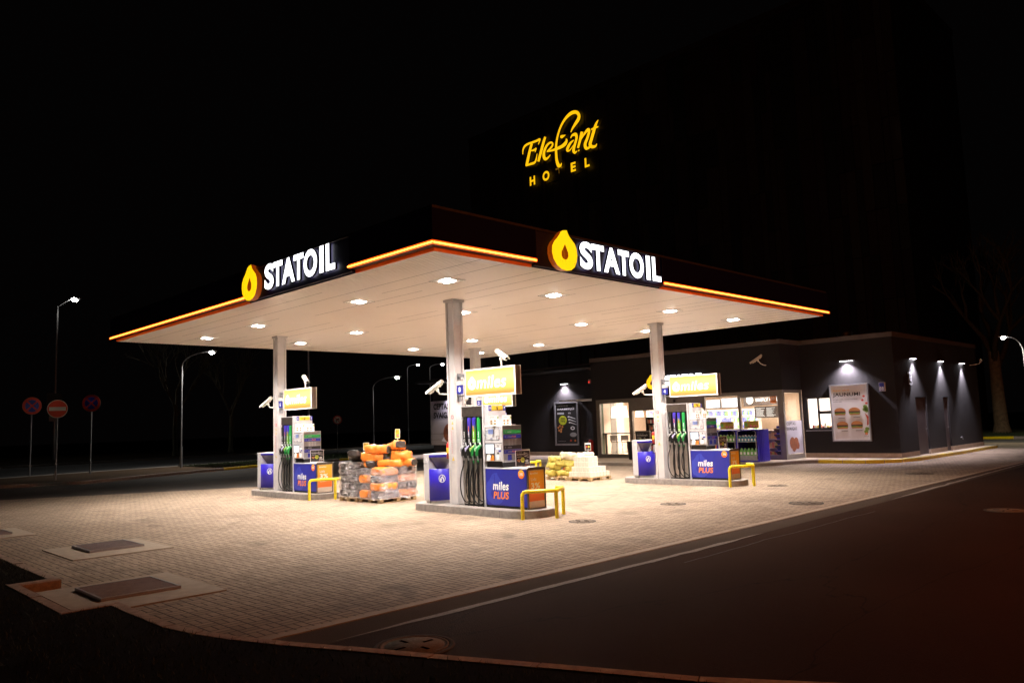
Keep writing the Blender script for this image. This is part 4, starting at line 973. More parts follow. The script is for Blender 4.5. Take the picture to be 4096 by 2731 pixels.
def stickers(dx, dy, i):
    c = cols[i]
    MB.org = Vector((WX/2, WY/2, 0))
    xs = 3.378+.02+dx
    y0 = 3.66+dy
    mb = MB(); mb.box(xs-.004, y0-.03, 2.02, xs+.01, y0+.03, 2.10, 0); mb.build('sticker', M['red'], c)
    mb = MB(); mb.box(xs-.006, y0-.010, 2.033, xs, y0+.010, 2.087); mb.box(xs-.003, y0-.05, 1.97-.9, xs, y0+.02, 1.07+.0); 
    mb.build('sticker', M['print_white'], c)
    mb = MB()
    for z, s in ((1.93, .03), (1.82, .03), (1.145, .04)): mb.prism([[(-s, -s), (s, -s), (0, s*1.1)]], '-X', (xs, y0, z), 0, .004)
    mb.build('warning_triangle', M['yellowprint'], c)
    mb = MB()
    for z, s in ((1.93, .03), (1.82, .03), (1.145, .04)):
        mb.prism([[(-s*1.2, -s*1.15), (s*1.2, -s*1.15), (0, s*1.35)]], '-X', (xs, y0, z), 0, .003); mb.prism([[(-s*.15, -s*.6), (s*.25, -s*.6), (s*.05, s*.4)]], '-X', (xs, y0, z), 0, .006)
    for k in range(30): mb.box(xs-.002, y0-.045+.01*random.random(), 1.73-k*.0165, xs, y0+.012, 1.733-k*.0165)
    for k in range(3): mb.box(xs-.002, y0-.05, 1.08-k*.015, xs, y0+.04, 1.083-k*.015)
    mb.build('small_print', M['print_grey'], c)
    mb = MB()
    for k in range(12): disc(mb, '-X', (xs, y0+.035, 1.74-k*.042), .011, .012, .003, 0, 12, .6)
    mb.build('prohibition_mark', M['red'], c); done()
for i, (dx, dy) in enumerate(OFF): stickers(dx, dy, i)
# ---- paper stands on the pumps
def burger(mb_list, fr, o, s):
    """bun, patty, lettuce, lower bun as thin prints"""
    bun, pat, let = mb_list; r, u, n = frame(fr); o = Vector(o)
    top = [(s*math.cos(a), .12*s+.62*s*math.sin(a)) for a in [math.pi*i/10 for i in range(11)]]
    bun.prism([top], fr, o, 0, .002); bun.prism([[(-.85*s, -.55*s), (.85*s, -.55*s), (.95*s, -.25*s), (-.95*s, -.25*s)]], fr, o, 0, .002)
    pat.prism([[(-.95*s, -.25*s), (.95*s, -.25*s), (.98*s, .12*s), (-.98*s, .12*s)]], fr, o, 0, .002)
    let.prism([[(-1.05*s, -.27*s), (-.5*s, -.36*s), (0, -.25*s), (.5*s, -.37*s), (1.05*s, -.25*s), (.9*s, -.16*s), (-.9*s, -.16*s)]], fr, o, 0, .0035)
M['bun'] = mat('print_bun', (.55, .22, .07), .5); M['patty'] = mat('print_patty', (.07, .025, .015), .5); M['lettuce'] = mat('print_lettuce', (.20, .34, .04), .5); M['tomato'] = mat('print_tomato', (.55, .06, .03), .5)
def burger_stand(x0, dy, dx, label, w=.27, h=.215, z=1.845):
    x0 = x0+dx; y = 2.30+dy; t = thing('paper_stand', (x0+w/2, y, z), label, 'advert card', 'burger advert cards on top of the pumps')
    mb = MB(); mb.box(x0, y-.003, z+.006, x0+w, y+.003, z+h); mb.build('card', M['print_white'], t)
    MB().box(x0+.02, y-.03, z-.003, x0+w-.02, y+.03, z+.006).build('foot', M['white'], t)
    a, b_, c = MB(), MB(), MB()
    for i in (0, 1):
        for j in (0, 1): burger((a, b_, c), '-Y', (x0+w*(.22+.38*i), y-.003, z+h*(.17+.27*j)), w*.105)
    c.prism([[(0, 0), (.02, .01), (.025, .05), (.0, .06), (-.01, .03)]], '-Y', (x0+w*.9, y-.003, z+h*.62), 0, .002)
    a.build('bun_print', M['bun'], t); b_.build('patty_print', M['patty'], t); c.build('leaf_print', M['lettuce'], t)
    mb = MB(); text(mb, 'JAUNUMI', '-Y', (x0+w*.12, y-.003, z+h*.76), w=w*.38, h=h*.07, bold=.02); mb.build('lettering', M['print_black'], t); done()
burger_stand(3.245, 0, 0, 'white burger advert card, left one of the pair on the nearest pump'); burger_stand(3.62, 0, 0, 'white burger advert card, right one of the pair on the nearest pump')
burger_stand(3.27, 8.07, 0, 'left burger advert card on the pump at the left island'); burger_stand(3.60, 8.07, 0, 'right burger advert card on the pump at the left island')
burger_stand(3.245, 0, 7.872, 'left burger advert card on the pump before the shop window'); burger_stand(3.62, 0, 7.872, 'right burger advert card on the pump before the shop window')
def bbq_art(fr, o, w, h, t, d=.002, big=False):
    """dark barbecue advert: title, lime price disc, tools, food"""
    r, u, n = frame(fr); o = Vector(o); P = lambda a, b: o+r*(a*w)+u*(b*h)
    mb = MB()
    if big:
        text(mb, 'Laiks ķerties pie', fr, P(.08, .915), w=.52*w, h=.035*h, d=d, bold=.02, shear=.15); text(mb, 'BARBEKJŪ', fr, P(.08, .82), w=.80*w, h=.075*h, d=d, bold=.05)
        text(mb, '74%', fr, P(.24, .505), w=.2*w, h=.045*h, d=-1) if False else None
    else:
        text(mb, 'Laiks ķerties pie', fr, P(.06, .86), w=.36*w, h=.05*h, d=d, bold=.02); text(mb, 'BARBEKJŪ', fr, P(.06, .70), w=.56*w, h=.12*h, d=d, bold=.05)
    for i in range(2): mb.prism([[(0, 0), (.32*w, 0), (.32*w, .012*h), (0, .012*h)]], fr, P(.08, (.76 if big else .62)-i*.028), 0, d)
    text(mb, 'BBQ', fr, P(.60, .73 if big else .59), w=.12*w, h=.04*h, d=d, bold=.03)
    yb = .62 if big else .80
    for k in range(3):
        a = Vector((.60+.02*k, (.66 if big else .86)-.07*k*(1 if big else 1.6))); q = a+Vector((.33, -.06 if big else -.12))
        dd = (q-a); nn = Vector((-dd.y, dd.x))*.03
        mb.prism([[((a.x-nn.x*.3)*w, (a.y-nn.y*.3)*h), (q.x*w, q.y*h), ((q.x+nn.x)*w, (q.y+nn.y)*h), ((a.x+nn.x)*w, (a.y+nn.y+.012)*h)]], fr, o, 0, d)
        disc(mb, fr, P(a.x, a.y), .035*w, .018*h, d, 0, 10)
    disc(mb, fr, P(.78, .38 if big else .33), .10*w, .045*h if big else .07*h, d, 0, 16, .55)
    text(mb, 'Piedāvājums spēkā', fr, P(.08, .055), w=.35*w, h=.014*h, d=d)
    mb.build('lettering', M['print_white'], t)
    mb = MB(); disc(mb, fr, P(.80, .22 if big else .18), .16*w, .055*h if big else .07*h, d, 0, 20); mb.build('grill_print', M['print_grey'], t)
    mb = MB(); disc(mb, fr, P(.33, .58) if big else P(.47, .40), .19*w if big else .14*w, .115*h if big else .17*h, d, 0, 28); mb.build('price_disc', M['lime'], t)
    mb = MB(); text(mb, '74%', fr, P(.22, .53) if big else P(.385, .33), w=(.22 if big else .17)*w, h=(.05 if big else .09)*h, d=d+.002, bold=.04)
    for i in range(2): mb.prism([[(0, 0), (.2*w, 0), (.2*w, .012*h), (0, .012*h)]], fr, P(.24 if big else .38, (.60 if big else .46)+i*.03), 0, d+.002)
    mb.build('price_print', M['print_black'], t)
    mb = MB()
    for k, (a, b_) in enumerate([(.10, .40), (.18, .44), (.24, .36), (.14, .33), (.30, .42), (.22, .30)]): disc(mb, fr, P(a, b_), .045*w, .03*h, d+.0005*k, 0, 8)
    mb.build('food_print', M['bun'], t)
    mb = MB(); disc(mb, fr, P(.68, .075), .045*w, .025*h, d, 0, 14); mb.build('seal_print', M['tomato'], t)
    mb = MB(); drop(mb, fr, P(.88, .05), .05*h, 1.4 if big else 1, 0, d); mb.build('drop_print', M['orange'], t)
def bbq_stand(dx, dy, label):
    x0, x1, y, z = 3.39+dx, 3.81+dx, 1.70+dy, .972; h = .335; t = thing('advert_stand', ((x0+x1)/2, y, z), label, 'advert card', 'barbecue advert cards on the pumps')
    mb = MB(); mb.box(x0, y-.004, z+.02, x1, y+.004, z+.02+h, 0); mb.box(x0+.13, y-.05, z, x0+.29, y+.04, z+.006, 0); mb.box(x0+.19, y-.003, z, x0+.23, y+.003, z+.02, 0); mb.build('frame', M['white'], t)
    MB().box(x0+.012, y-.006, z+.032, x1-.012, y-.003, z+.008+h).build('print', M['print_black'], t)
    bbq_art('-Y', (x0+.012, y-.006, z+.032), x1-x0-.024, h-.024, t); done()
bbq_stand(0, 0, 'black barbecue advert card standing on the nearest blue cabinet'); bbq_stand(0, 8.07, 'black barbecue advert card on the cabinet of the left pump'); bbq_stand(7.872, 0, 'black barbecue advert card on the cabinet before the washer fluid stand'); bbq_stand(7.872, 8.07, 'black barbecue advert card on the back pump, a sliver of it showing')

# ================= PALLETS, SACKS, FIREWOOD =================
def pallet(x0, y0, x1, y1, label, along='x', h=.118):
    t = thing('pallet', ((x0+x1)/2, (y0+y1)/2, 0), label, 'pallet', 'wooden pallets')
    top, blk, bot = MB(), MB(), MB(); bh = .07; th = .022
    nb = 5
    for k in range(nb):
        w = (y1-y0-.04*(nb-1))/nb; a = y0+k*(w+.04)
        top.box(x0, a, h-th, x1, a+w, h+random.uniform(-.001, .001))
    for k in range(3):
        xa = x0+(x1-x0-.1)*k/2; top.box(xa, y0, h-2*th, xa+.1, y1, h-th-.0005)
        for j in range(3):
            ya = y0+(y1-y0-.12)*j/2; blk.box(xa+.002, ya+.002, .018, xa+.105, ya+.118, h-2*th-.0005)
    for j in range(3):
        ya = y0+(y1-y0-.1)*j/2; bot.box(x0, ya+.01, .002, x1, ya+.11, .0175)
    top.build('deck_board', M['wood'], t); blk.build('block', M['wood'], t); bot.build('base_board', M['wood'], t); done()
pallet(3.52, 7.68, 4.66, 8.52, 'wooden pallet under the wrapped black sacks, left of its neighbour')
pallet(3.55, 6.70, 4.68, 7.64, 'wooden pallet under the orange and black charcoal sacks')
pallet(11.05, 7.10, 12.15, 8.04, 'weathered pallet under the yellow net bags of firewood')
pallet(11.03, 6.12, 12.05, 7.04, 'wooden pallet under the stacked white briquette packs')
def plastic(name, col, var=.15, rough=.32):
    return mat(name, col, rough, var=var, scale=9, bump=.55)
M['sorange'] = plastic('sack_orange', (.78, .24, .035)); M['sblack'] = plastic('sack_black', (.035, .028, .025)); M['snet'] = plastic('net_yellow', (.46, .38, .07), .25, .6); M['scream'] = plastic('net_cream', (.62, .55, .38), .15, .6)
M['sred'] = plastic('net_red_print', (.50, .08, .04), .2, .6)
def sack(c, size, rz, tilt, seed, mats, label, cat, group, name='sack', ends=True, lump=.024, style=0, rx=0.0):
    """a filled bag: a rounded, creased cushion with pinched ends"""
    l, w_, h = size; N = 14; Mh = 10; vs = []; fs = []; mi = []
    from mathutils import Euler
    R = Euler((rx, tilt, rz)).to_matrix(); c = Vector(c)
    for i in range(N+1):
        s = -1+2*i/N
        endk = (1-abs(s)**6*.35)
        sx = s*(l/2)*(1-.02*abs(s))
        for j in range(2*Mh):
            a = 2*math.pi*j/(2*Mh); ca, sa = math.cos(a), math.sin(a)
            e = .56; yy = math.copysign(abs(ca)**e, ca)*w_/2*endk; zz = math.copysign(abs(sa)**e, sa)*h/2*endk
            if style == 1 and s < -.6: zz *= 1-(-s-.6)*1.3
            p = Vector((sx, yy, zz)); nz = noise.noise(p*9+Vector((seed*3.1, seed, 0))); n2 = noise.noise(p*24+Vector((seed, 7, 2)))
            n3 = noise.noise(Vector((p.x*16+seed, p.y*5, p.z*5)))
            p += Vector((p.x*.15, p.y, p.z)).normalized()*(nz*lump*1.3+n2*lump*.6+n3*lump*.5)
            vs.append(p)
    K = 2*Mh
    for i in range(N):
        for j in range(K):
            fs.append((i*K+j, i*K+(j+1) % K, (i+1)*K+(j+1) % K, (i+1)*K+j)); s = -1+2*(i+.5)/N
            q = (j+.5)/K*2*math.pi
            m_ = 0
            if ends and s > .84: m_ = 1
            elif ends and math.sin(q) > .7 and abs(s-.1) < .3: m_ = 1 if abs(math.cos(q)) < .5 and abs(s-.1) > .12 else 0
            mi.append(m_)
    fs.append(tuple(range(K-1, -1, -1))); mi.append(0); fs.append(tuple(N*K+j for j in range(K))); mi.append(1 if ends else 0)
    mb = MB(); mb.v = [tuple(c+R @ v) for v in vs]; mb.f = fs; mb.m = mi; mb.sm = [True]*(len(fs)-2)+[False, False]
    if not ends and style == 2:
        for k_, f in enumerate(fs):
            p = vs[f[0]]; 
            if noise.noise(p*13+Vector((seed, 0, 4))) > .27 and p.x < -l*.25: mb.m[k_] = 1
    return single(mb, name, mats, (c.x, c.y, c.z-h/2), label, cat, group)
OM = [M['sorange'], M['sblack']]; BM = [M['sblack'], M['sorange']]; random.seed(21)
ordn = ['bottom', 'second', 'third', 'fourth', 'top']
for ly in range(5):
    hh = .172; z = .125+hh*(ly+.5)
    for (cx_, cy_, nm) in ((3.82, 8.31, 'far left'), (3.82, 7.90, 'front corner'), (4.36, 7.90, 'right rear')):
        sack((cx_+random.uniform(-.015, .015), cy_+random.uniform(-.015, .015), z), (.62, .45, .215), random.uniform(-.05, .05)+(math.pi if random.random() < .5 else 0), 0, ly*7+cx_*3+cy_, [M['sblack'], M['sblack']] if (ly+int(cx_*2)) % 3 else BM, 'black wrapped charcoal sack, %s layer of the left stack, %s' % (ordn[ly], nm), 'sack', 'wrapped charcoal sacks', ends=False)
for ly in range(4):
    hh = .185; z = .125+hh*(ly+.5)
    for k, (cx_, cy_, nm) in enumerate(((3.84, 7.40, 'far left'), (3.84, 6.92, 'front corner'), (4.40, 6.92, 'right end'))):
        ob = ((ly+k) % 2 == 0)
        sack((cx_+random.uniform(-.02, .02), cy_+random.uniform(-.02, .02), z), (.64, .51, .235), random.uniform(-.05, .05), 0, ly*5+k, OM if ob else [M['sblack'], M['sorange']], '%s wrapped sack, %s layer of the orange and black stack, %s' % ('orange' if ob else 'black', ordn[ly], nm), 'sack', 'wrapped charcoal sacks', ends=ob)
VW = math.radians(-45)
def rz_view(deg): return math.radians(deg)
# loose sacks piled on the top (long side roughly across the view)
LS = [((3.84, 7.18, 1.335), (.64, .36, .23), -52, .05, OM, 'orange charcoal sack lying on top of the pile, black end to the right'),
      ((4.28, 6.98, 1.395), (.52, .38, .23), -96, -.22, OM, 'orange sack highest on the right of the pile, tilted, black end square on'),
      ((3.80, 7.30, 1.135), (.64, .36, .24), -48, .08, OM, 'orange sack in the middle row of the pile, bulging at its left end'),
      ((4.34, 6.86, 1.155), (.56, .36, .25), 135, -.05, OM, 'orange sack at the right of the middle row, plain orange end outward'),
      ((3.74, 7.36, .965), (.45, .32, .20), -125, 0, OM, 'short orange sack showing only its square black end, left of the lowest loose row'),
      ((4.02, 6.92, .965), (.66, .34, .21), 128, 0, OM, 'orange sack in the lowest loose row with black end to the left'),
      ((4.47, 6.72, .975), (.40, .34, .20), -70, 0, OM, 'orange sack with black end at the far right of the lowest loose row'),
      ((3.66, 7.92, 1.155), (.62, .36, .20), 42, .32, [M['sblack'], M['sorange']], 'black glossy sack slumped on the left wrapped stack'),
      ((4.0, 6.86, .865), (.34, .22, .10), -45, 0, [M['sblack'], M['sblack']], 'small crumpled black sack pushed in above the film')]
for i, (c, sz, rz, tl, mm, lb) in enumerate(LS):
    sack(c, sz, math.radians(rz), tl, 40+i*3, mm, lb, 'sack', 'loose charcoal sacks on the pile', ends=mm is OM, lump=.03)
# stretch film round both stacks
def film(x0, y0, x1, y1, z0, z1, label, skew=0.0):
    mb = MB(); n = 72; rows = 18; vs = []
    per = [(x0, y0), (x1, y0), (x1, y1), (x0, y1)]
    for j in range(rows+1):
        for i in range(n):
            t = i/n*4; k = int(t); f = t-k; a = Vector(per[k]); b = Vector(per[(k+1) % 4]); p = a.lerp(b, f)
            cc = Vector(((x0+x1)/2, (y0+y1)/2)); d = (p-cc); rc = min(1, .0+.5*abs(f-.5)*2); p = cc+d*(1-.035*max(0, abs(f-.5)*2-.75)*4)
            zz = z0+(z1-z0)*j/rows*(1+skew*((p.x-x0)/(x1-x0)-.5))
            lay = .012*math.cos((zz-.125)/.178*2*math.pi)
            q = noise.noise(Vector((p.x*7, p.y*7, zz*11)))*.024+noise.noise(Vector((p.x*2.5+zz*6, p.y*2.5, zz*22)))*.016-lay
            fl = .05*max(0, 1-j/1.6)
            p = cc+(p-cc)*(1+(q+fl)/.55); vs.append((p.x, p.y, zz))
    mb.add(vs, [(j*n+i, j*n+(i+1) % n, (j+1)*n+(i+1) % n, (j+1)*n+i) for j in range(rows) for i in range(n)], 0, True)
    single(mb, 'stretch_film', M['film'], ((x0+x1)/2, (y0+y1)/2, z0), label, 'plastic film', 'stretch film round the pallets')
film(3.51, 7.66, 4.68, 8.55, .10, 1.02, 'clear wrinkled stretch film round the stack of black sacks')
film(3.53, 6.66, 4.72, 7.66, .10, .90, 'torn clear stretch film round the orange and black stack', .10)
def price_stick(x, y, z0, z1, w, h, label, face):
    t = thing('price_sign', (x, y, z0), label, 'price sign', None)
    r = Vector((.7072, -.7071, 0)); n = Vector((-.7071, -.7072, 0)); u = Vector((0, 0, 1)); fr = (r, u, n); o = Vector((x, y, z1-h))-r*(w/2)
    MB().cyl((x, y, z0), (x, y, z1-h), .008, n=8).build('stick', M['white'], t)
    mb = MB(); mb.prism([[(0, 0), (w, 0), (w, h), (0, h)]], fr, o, -.006, .006, 0, back=True); mb.build('frame', M['white'], t)
    if face == 'y':
        mb = MB(); mb.prism([[(.012, .012), (w-.012, .012), (w-.012, h-.012), (.012, h-.012)]], fr, o, .006, .008); mb.build('card', M['yellowprint'], t)
        mb = MB(); text(mb, 'KOKOGLES', fr, o+r*w*.1+u*h*.78, w=w*.8, h=h*.10, d=.010, bold=.02); mb.prism([[(.1*w, .68*h), (.7*w, .68*h), (.7*w, .71*h), (.1*w, .71*h)]], fr, o, .006, .010); mb.build('print', M['print_black'], t)
        mb = MB(); disc(mb, fr, o+r*w*.58+u*h*.33, w*.27, w*.27, .010, 0, 18); mb.build('price_disc', M['pink'], t)
        mb = MB(); text(mb, '2,99', fr, o+r*w*.40+u*h*.27, w=w*.36, h=h*.13, d=.012, bold=.03); mb.build('price_print', M['print_white'], t)
    else:
        mb = MB(); mb.prism([[(.012, .012), (w-.012, .012), (w-.012, h-.012), (.012, h-.012)]], fr, o, .006, .008); mb.build('card', M['print_black'], t)
        mb = MB(); disc(mb, fr, o+r*w*.3+u*h*.5, w*.13, h*.13, .010, 0, 12); mb.build('food_print', M['tomato'], t)
        mb = MB(); disc(mb, fr, o+r*w*.66+u*h*.5, w*.14, h*.13, .010, 0, 12); mb.build('food_print', M['yellowprint'], t)
        mb = MB(); mb.prism([[(.012, .82*h), (w-.012, .82*h), (w-.012, .92*h), (.012, .92*h)]], fr, o, .006, .010); text(mb, '1,99', fr, o+r*w*.25+u*h*.12, w=w*.5, h=h*.12, d=.010); mb.build('print', M['print_white'], t)
    done()
M['pink'] = mat('pink_print', (.60, .05, .16), .5)
price_stick(3.99, 7.93, 1.05, 1.50, .155, .20, 'yellow price card on a stick behind the slumped black sack', 'y')
price_stick(4.32, 6.98, 1.3, 1.83, .125, .24, 'yellow price card standing behind the highest orange sack', 'y')
price_stick(11.6, 6.66, .80, 1.17, .19, .245, 'small black price card on a stick above the white packs', 'b')
NB = [((11.22, 7.78, .66), (.44, .34, .20), -46, .06, 'snet', 'yellow net bag of firewood at the upper left of the pile with red print'),
      ((11.55, 7.45, .74), (.60, .42, .25), -40, .10, 'scream', 'pale cream bag slumped across the top of the firewood pile'),
      ((11.46, 7.52, .53), (.74, .36, .22), -40, .06, 'snet', 'long yellow net bag in the second row from the top'),
      ((11.20, 7.80, .45), (.46, .36, .24), -30, .25, 'snet', 'yellow net bag at the left of the middle row with a pinched end'),
      ((11.55, 7.40, .33), (.48, .34, .20), -52, -.10, 'snet', 'yellow net bag at the right of the middle row, red print on its end'),
      ((11.14, 7.86, .22), (.30, .34, .22), -100, .12, 'snet', 'short yellow net bag at the bottom left corner of the pallet'),
      ((11.42, 7.52, .215), (.60, .36, .19), -44, 0, 'snet', 'long yellow net bag lying on the pallet in front'),
      ((11.95, 7.10, .75), (.60, .36, .18), -42, 0, 'scream', 'pale cream bag behind the white packs at the top'),
      ((11.78, 7.34, .48), (.46, .40, .26), -45, 0, 'snet', 'yellow net bag tucked against the white packs')]
for i, (c, sz, rz, tl, mm, lb) in enumerate(NB):
    sack(c, sz, math.radians(rz), tl, 90+i*5, [M[mm], M['sred']], lb, 'bag', 'net bags of firewood', name='firewood_bag', ends=False, lump=.045, style=2 if 'red' in lb else 0)
M['pack'] = mat('pack_white', (.70, .60, .50), .4, var=.08, scale=6, bump=.2)
M['packline'] = mat('pack_seam', (.42, .32, .22), .6)
def pack(c, label):
    x, y, z = c; t = thing('briquette_pack', c, label, 'pack', 'stacked briquette packs')
    l, w_, h = .155, .145, .158
    MB().bevbox(x-l/2, y-w_/2, z, x+l/2, y+w_/2, z+h, .012).build('pack_body', M['pack'], t)
    mb = MB()
    for k in (-.5, .5): mb.box(x-l/2-.0015, y+k*.07-.003, z+.01, x+l/2, y+k*.07+.0, z+h-.01); mb.box(x+k*.075-.003, y-w_/2-.0015, z+.01, x+k*.075, y+w_/2, z+h-.01)
    mb.build('seam', M['packline'], t); done(); return t
PK = pack((11.14, 6.22, .12), 'white briquette pack at the near corner of the bottom layer')
packs = {}
for L_, (nx, ny) in enumerate([(6, 6), (5, 5), (3, 4), (3, 4)]):
    for i in range(nx):
        for j in range(ny):
            if i and j: 
                nn_ = [(6, 6), (5, 5), (3, 4), (3, 4), (0, 0)][L_+1]
                if not (i >= nn_[0] or j >= nn_[1]): continue
            if (L_, i, j) == (0, 0, 0): continue
            c = copy_tree(PK); c.location = (11.14+i*.160+(.02 if L_ > 1 else .005*L_), 6.22+j*.150+(.03 if L_ else 0)+(.06 if L_ > 1 else 0), .12+L_*.160)
            tag(c, 'white briquette pack, %s layer, %s to the right, %s to the left of the corner' % (['bottom', 'second', 'third', 'top'][L_], ['none', 'first', 'second', 'third', 'fourth', 'fifth'][i], ['none', 'first', 'second', 'third', 'fourth', 'fifth'][j]))

# ================= SHOP =================
XB_, YB0, YB1 = 21.1, 4.60, 14.25; XC = 22.75; YS_ = 0.95; XE = 33.4; TOP = 4.80; YA1 = 28.6; XA = 22.9
sh = thing('shop', (27, 14, 0), 'low charcoal filling station shop with glazed front and pale roof trim', 'building')
mb = MB(); Wt = .22
# projecting front: dark band over the glazing
mb.box(XB_, YB0, 2.84, XB_+Wt, YB1, 4.66); mb.box(XB_, 14.02, .12, XB_+Wt, YB1, 2.84); mb.box(XB_+Wt, YB1-Wt, .12, XA, YB1, 4.66); mb.box(XB_+Wt, YB0, 2.84, XC+.02, YB0+Wt, 4.66)
# C wall with its window opening  y 3.52-4.50, z 1.18-2.52
wy0, wy1, wz0, wz1 = 3.36, 4.47, 1.20, 2.52
mb.box(XC, YS_, .30, XC+Wt, wy0, 4.66); mb.box(XC, wy1, .30, XC+Wt, YB0, 2.84); mb.box(XC, wy0, .30, XC+Wt, wy1, wz0); mb.box(XC, wy0, wz1, XC+Wt, wy1, 4.66); mb.box(XC, wy1, 2.84, XC+Wt, YB0-.0, 4.66)
# side wall with two door openings
d1, d2 = (24.75, 26.0), (28.1, 28.75)
for a, b in ((XC+Wt, d1[0]), (d1[1], d2[0]), (d2[1], XE)): mb.box(a, YS_, .30, b, YS_+Wt, 4.66)
for a, b in (d1, d2): mb.box(a, YS_, 2.38, b, YS_+Wt, 4.66); mb.box(a, YS_+.14, .13, b, YS_+Wt, 2.38)
# A wall
mb.box(XA, YB1, .30, XA+Wt, YA1, 4.66); mb.box(XA+Wt, YA1-Wt, .1, XE, YA1, 4.66); mb.box(XE-Wt, YS_+Wt, .1, XE, YA1-Wt, 4.66)
mb.build('wall', M['dark_wall'], sh)
for q in ((XC-.012, YS_-.012, XC+Wt, YB0-.02), (XA-.012, YB1+.02, XA+Wt, YA1-.2), (XC+Wt, YS_-.012, d1[0], YS_+Wt-.01), (d1[1], YS_-.012, d2[0], YS_+Wt-.01), (d2[1], YS_-.012, XE, YS_+Wt-.01)):
    MB().box(q[0], q[1], .10, q[2], q[3], .30).build('plinth', M['concrete_light'], sh)
mb = MB()
mb.box(XB_-.03, YB0-.03, 4.662, XB_+.25, YB1+.03, 4.84); mb.box(XB_+.25, YB0-.03, 4.662, XC-.03, YB0+.2, 4.84)
mb.box(XC-.03, YS_-.03, 4.662, XC+.25, YB0+.2, 4.84); mb.box(XC+.25, YS_-.03, 4.662, XE+.03, YS_+.2, 4.84); mb.box(XA-.03, YB1+.03, 4.662, XA+.25, YA1+.03, 4.80); mb.box(XA+.25, YA1-.2, 4.662, XE, YA1+.03, 4.80)
mb.build('roof_trim', M['trim'], sh)
MB().box(XB_+.25, YB0+.2, 4.45, XE-.3, YA1-.25, 4.60).build('roof', M['rubber'], sh)
# doors
for (a, b), nm in zip((d1, d2), ('steel door with a lever', 'narrow steel door')):
    mb = MB(); mb.bevbox(a+.04, YS_+.07, .14, b-.04, YS_+.12, 2.34, .006); dr = mb.build('door', mat('door_grey', (.085, .068, .07), .5, var=.1, scale=3) if 'door_grey' not in D.materials else D.materials['door_grey'], sh)
    MB().box(a, YS_+.06, .13, a+.04, YS_+.13, 2.38).build('door_frame', M['trim'], dr); MB().box(b-.04, YS_+.06, .13, b, YS_+.13, 2.38).build('door_frame', M['trim'], dr)
    mb = MB(); mb.cyl((b-.15, YS_+.07, 1.12), (b-.15, YS_+.01, 1.12), .012, n=8); mb.cyl((b-.15, YS_+.01, 1.12), (b-.28, YS_+.01, 1.12), .011, n=8); mb.build('handle', M['galv'], dr)
mb = MB(); mb.box(24.02, YS_-.03, 2.82, 24.40, YS_-.002, 3.36, 0)
for k in range(9): mb.rbox((24.21, YS_-.045, 2.87+k*.055), (.34, .045, .012), (.6, 0, 0), 1)
mb.build('vent', [M['dark_wall'], M['galv']], sh)
mb = MB(); mb.cyl((30.0, YS_, .62), (30.0, YS_-.08, .62), .02, n=8); mb.cyl((30.0, YS_-.06, .62), (30.0, YS_-.10, .55), .015, n=8); mb.box(29.95, YS_-.09, .635, 30.05, YS_-.07, .65); mb.build('water_tap', M['galv'], sh)
mb = MB(); mb.box(XC-.10, 1.31, 2.62, XC-.002, 1.51, 2.95, 0); hp = mb.build('house_number_plate', M['white'], sh); MB().box(XC-.104, 1.32, 2.76, XC-.1005, 1.50, 2.94).build('plate_top', M['blue'], hp)
MB().box(XC-.104, 1.32, 2.63, XC-.1005, 1.50, 2.76).build('plate_base', M['darkblue'] if 'darkblue' in M else M['blue'], hp)
mb = MB(); text(mb, '88', '-X', (XC-.104, 1.495, 2.65), w=.155, h=.14, bold=.03); mb.build('numeral', M['print_white'], hp)
# storefront frame
mb = MB(); XG = XB_+.05
mb.box(XB_+.01, YB0+.01, 2.70, XB_+.14, 14.02, 2.84); mb.box(XB_+.01, YB0, .12, XB_+.14, 14.02, .30)
for y0, y1 in ((YB0, 4.84), (6.46, 6.56), (8.10, 8.18), (9.90, 9.98), (11.92, 12.10), (13.80, 14.02)): mb.box(XB_+.012, y0, .30, XB_+.138, y1, 2.70)
mb.box(XB_+.014, 4.84, 2.60, XB_+.13, 6.46, 2.70); mb.box(XB_+.014, 12.1, 2.655, XB_+.13, 13.8, 2.70); mb.box(XB_+.014, 8.18, 2.25, XB_+.12, 11.92, 2.70)
mb.box(XB_+.14, YB0, .12, XC-.02, YB0+.08, .30); mb.box(XB_+.14, YB0, 2.72, XC-.02, YB0+.08, 2.84); mb.box(XC-.10, YB0+.002, .30, XC-.02, YB0+.078, 2.72)
mb.build('window_frame', M['frame'], sh)
mb = MB()
for y0, y1, zt in ((4.84, 6.46, 2.60), (6.56, 8.10, 2.70), (8.18, 9.90, 2.25), (9.98, 11.92, 2.25), (12.10, 13.80, 2.655)): mb.box(XG+.012, y0, .30, XG+.018, y1, zt)
mb.box(XB_+.14, YB0+.035, .30, XC-.10, YB0+.041, 2.72)
mb.build('window_glass', M['glass'], sh)
# lower half of the side pane carries a printed picture
mb = MB(); mb.box(XB_+.15, YB0+.028, .32, XC-.11, YB0+.033, 1.62); pr_ = mb.build('window_print', mat('print_pale_grey', (.34, .32, .36), .45, var=.1, scale=1.5), sh)
mb = MB(); text(mb, 'CEPTAS', '-Y', (XB_+.22, YB0+.027, 1.44), w=.75, h=.12, bold=.02); text(mb, 'SVAIGAS', '-Y', (XB_+.22, YB0+.027, 1.24), w=.85, h=.12, bold=.02); mb.build('lettering', M['print_black'], pr_)
mb = MB()
for a, b, r in ((.62, .70, .24), (.80, .60, .2), (.95, .72, .2), (.72, .52, .17), (1.05, .60, .16)): disc(mb, '-Y', (XB_+a, YB0+.027, b+.04), r, r, .001+.001*a, 0, 12)
mb.build('food_picture', mat('print_brown', (.16, .045, .015), .6, var=.5, scale=14), pr_)
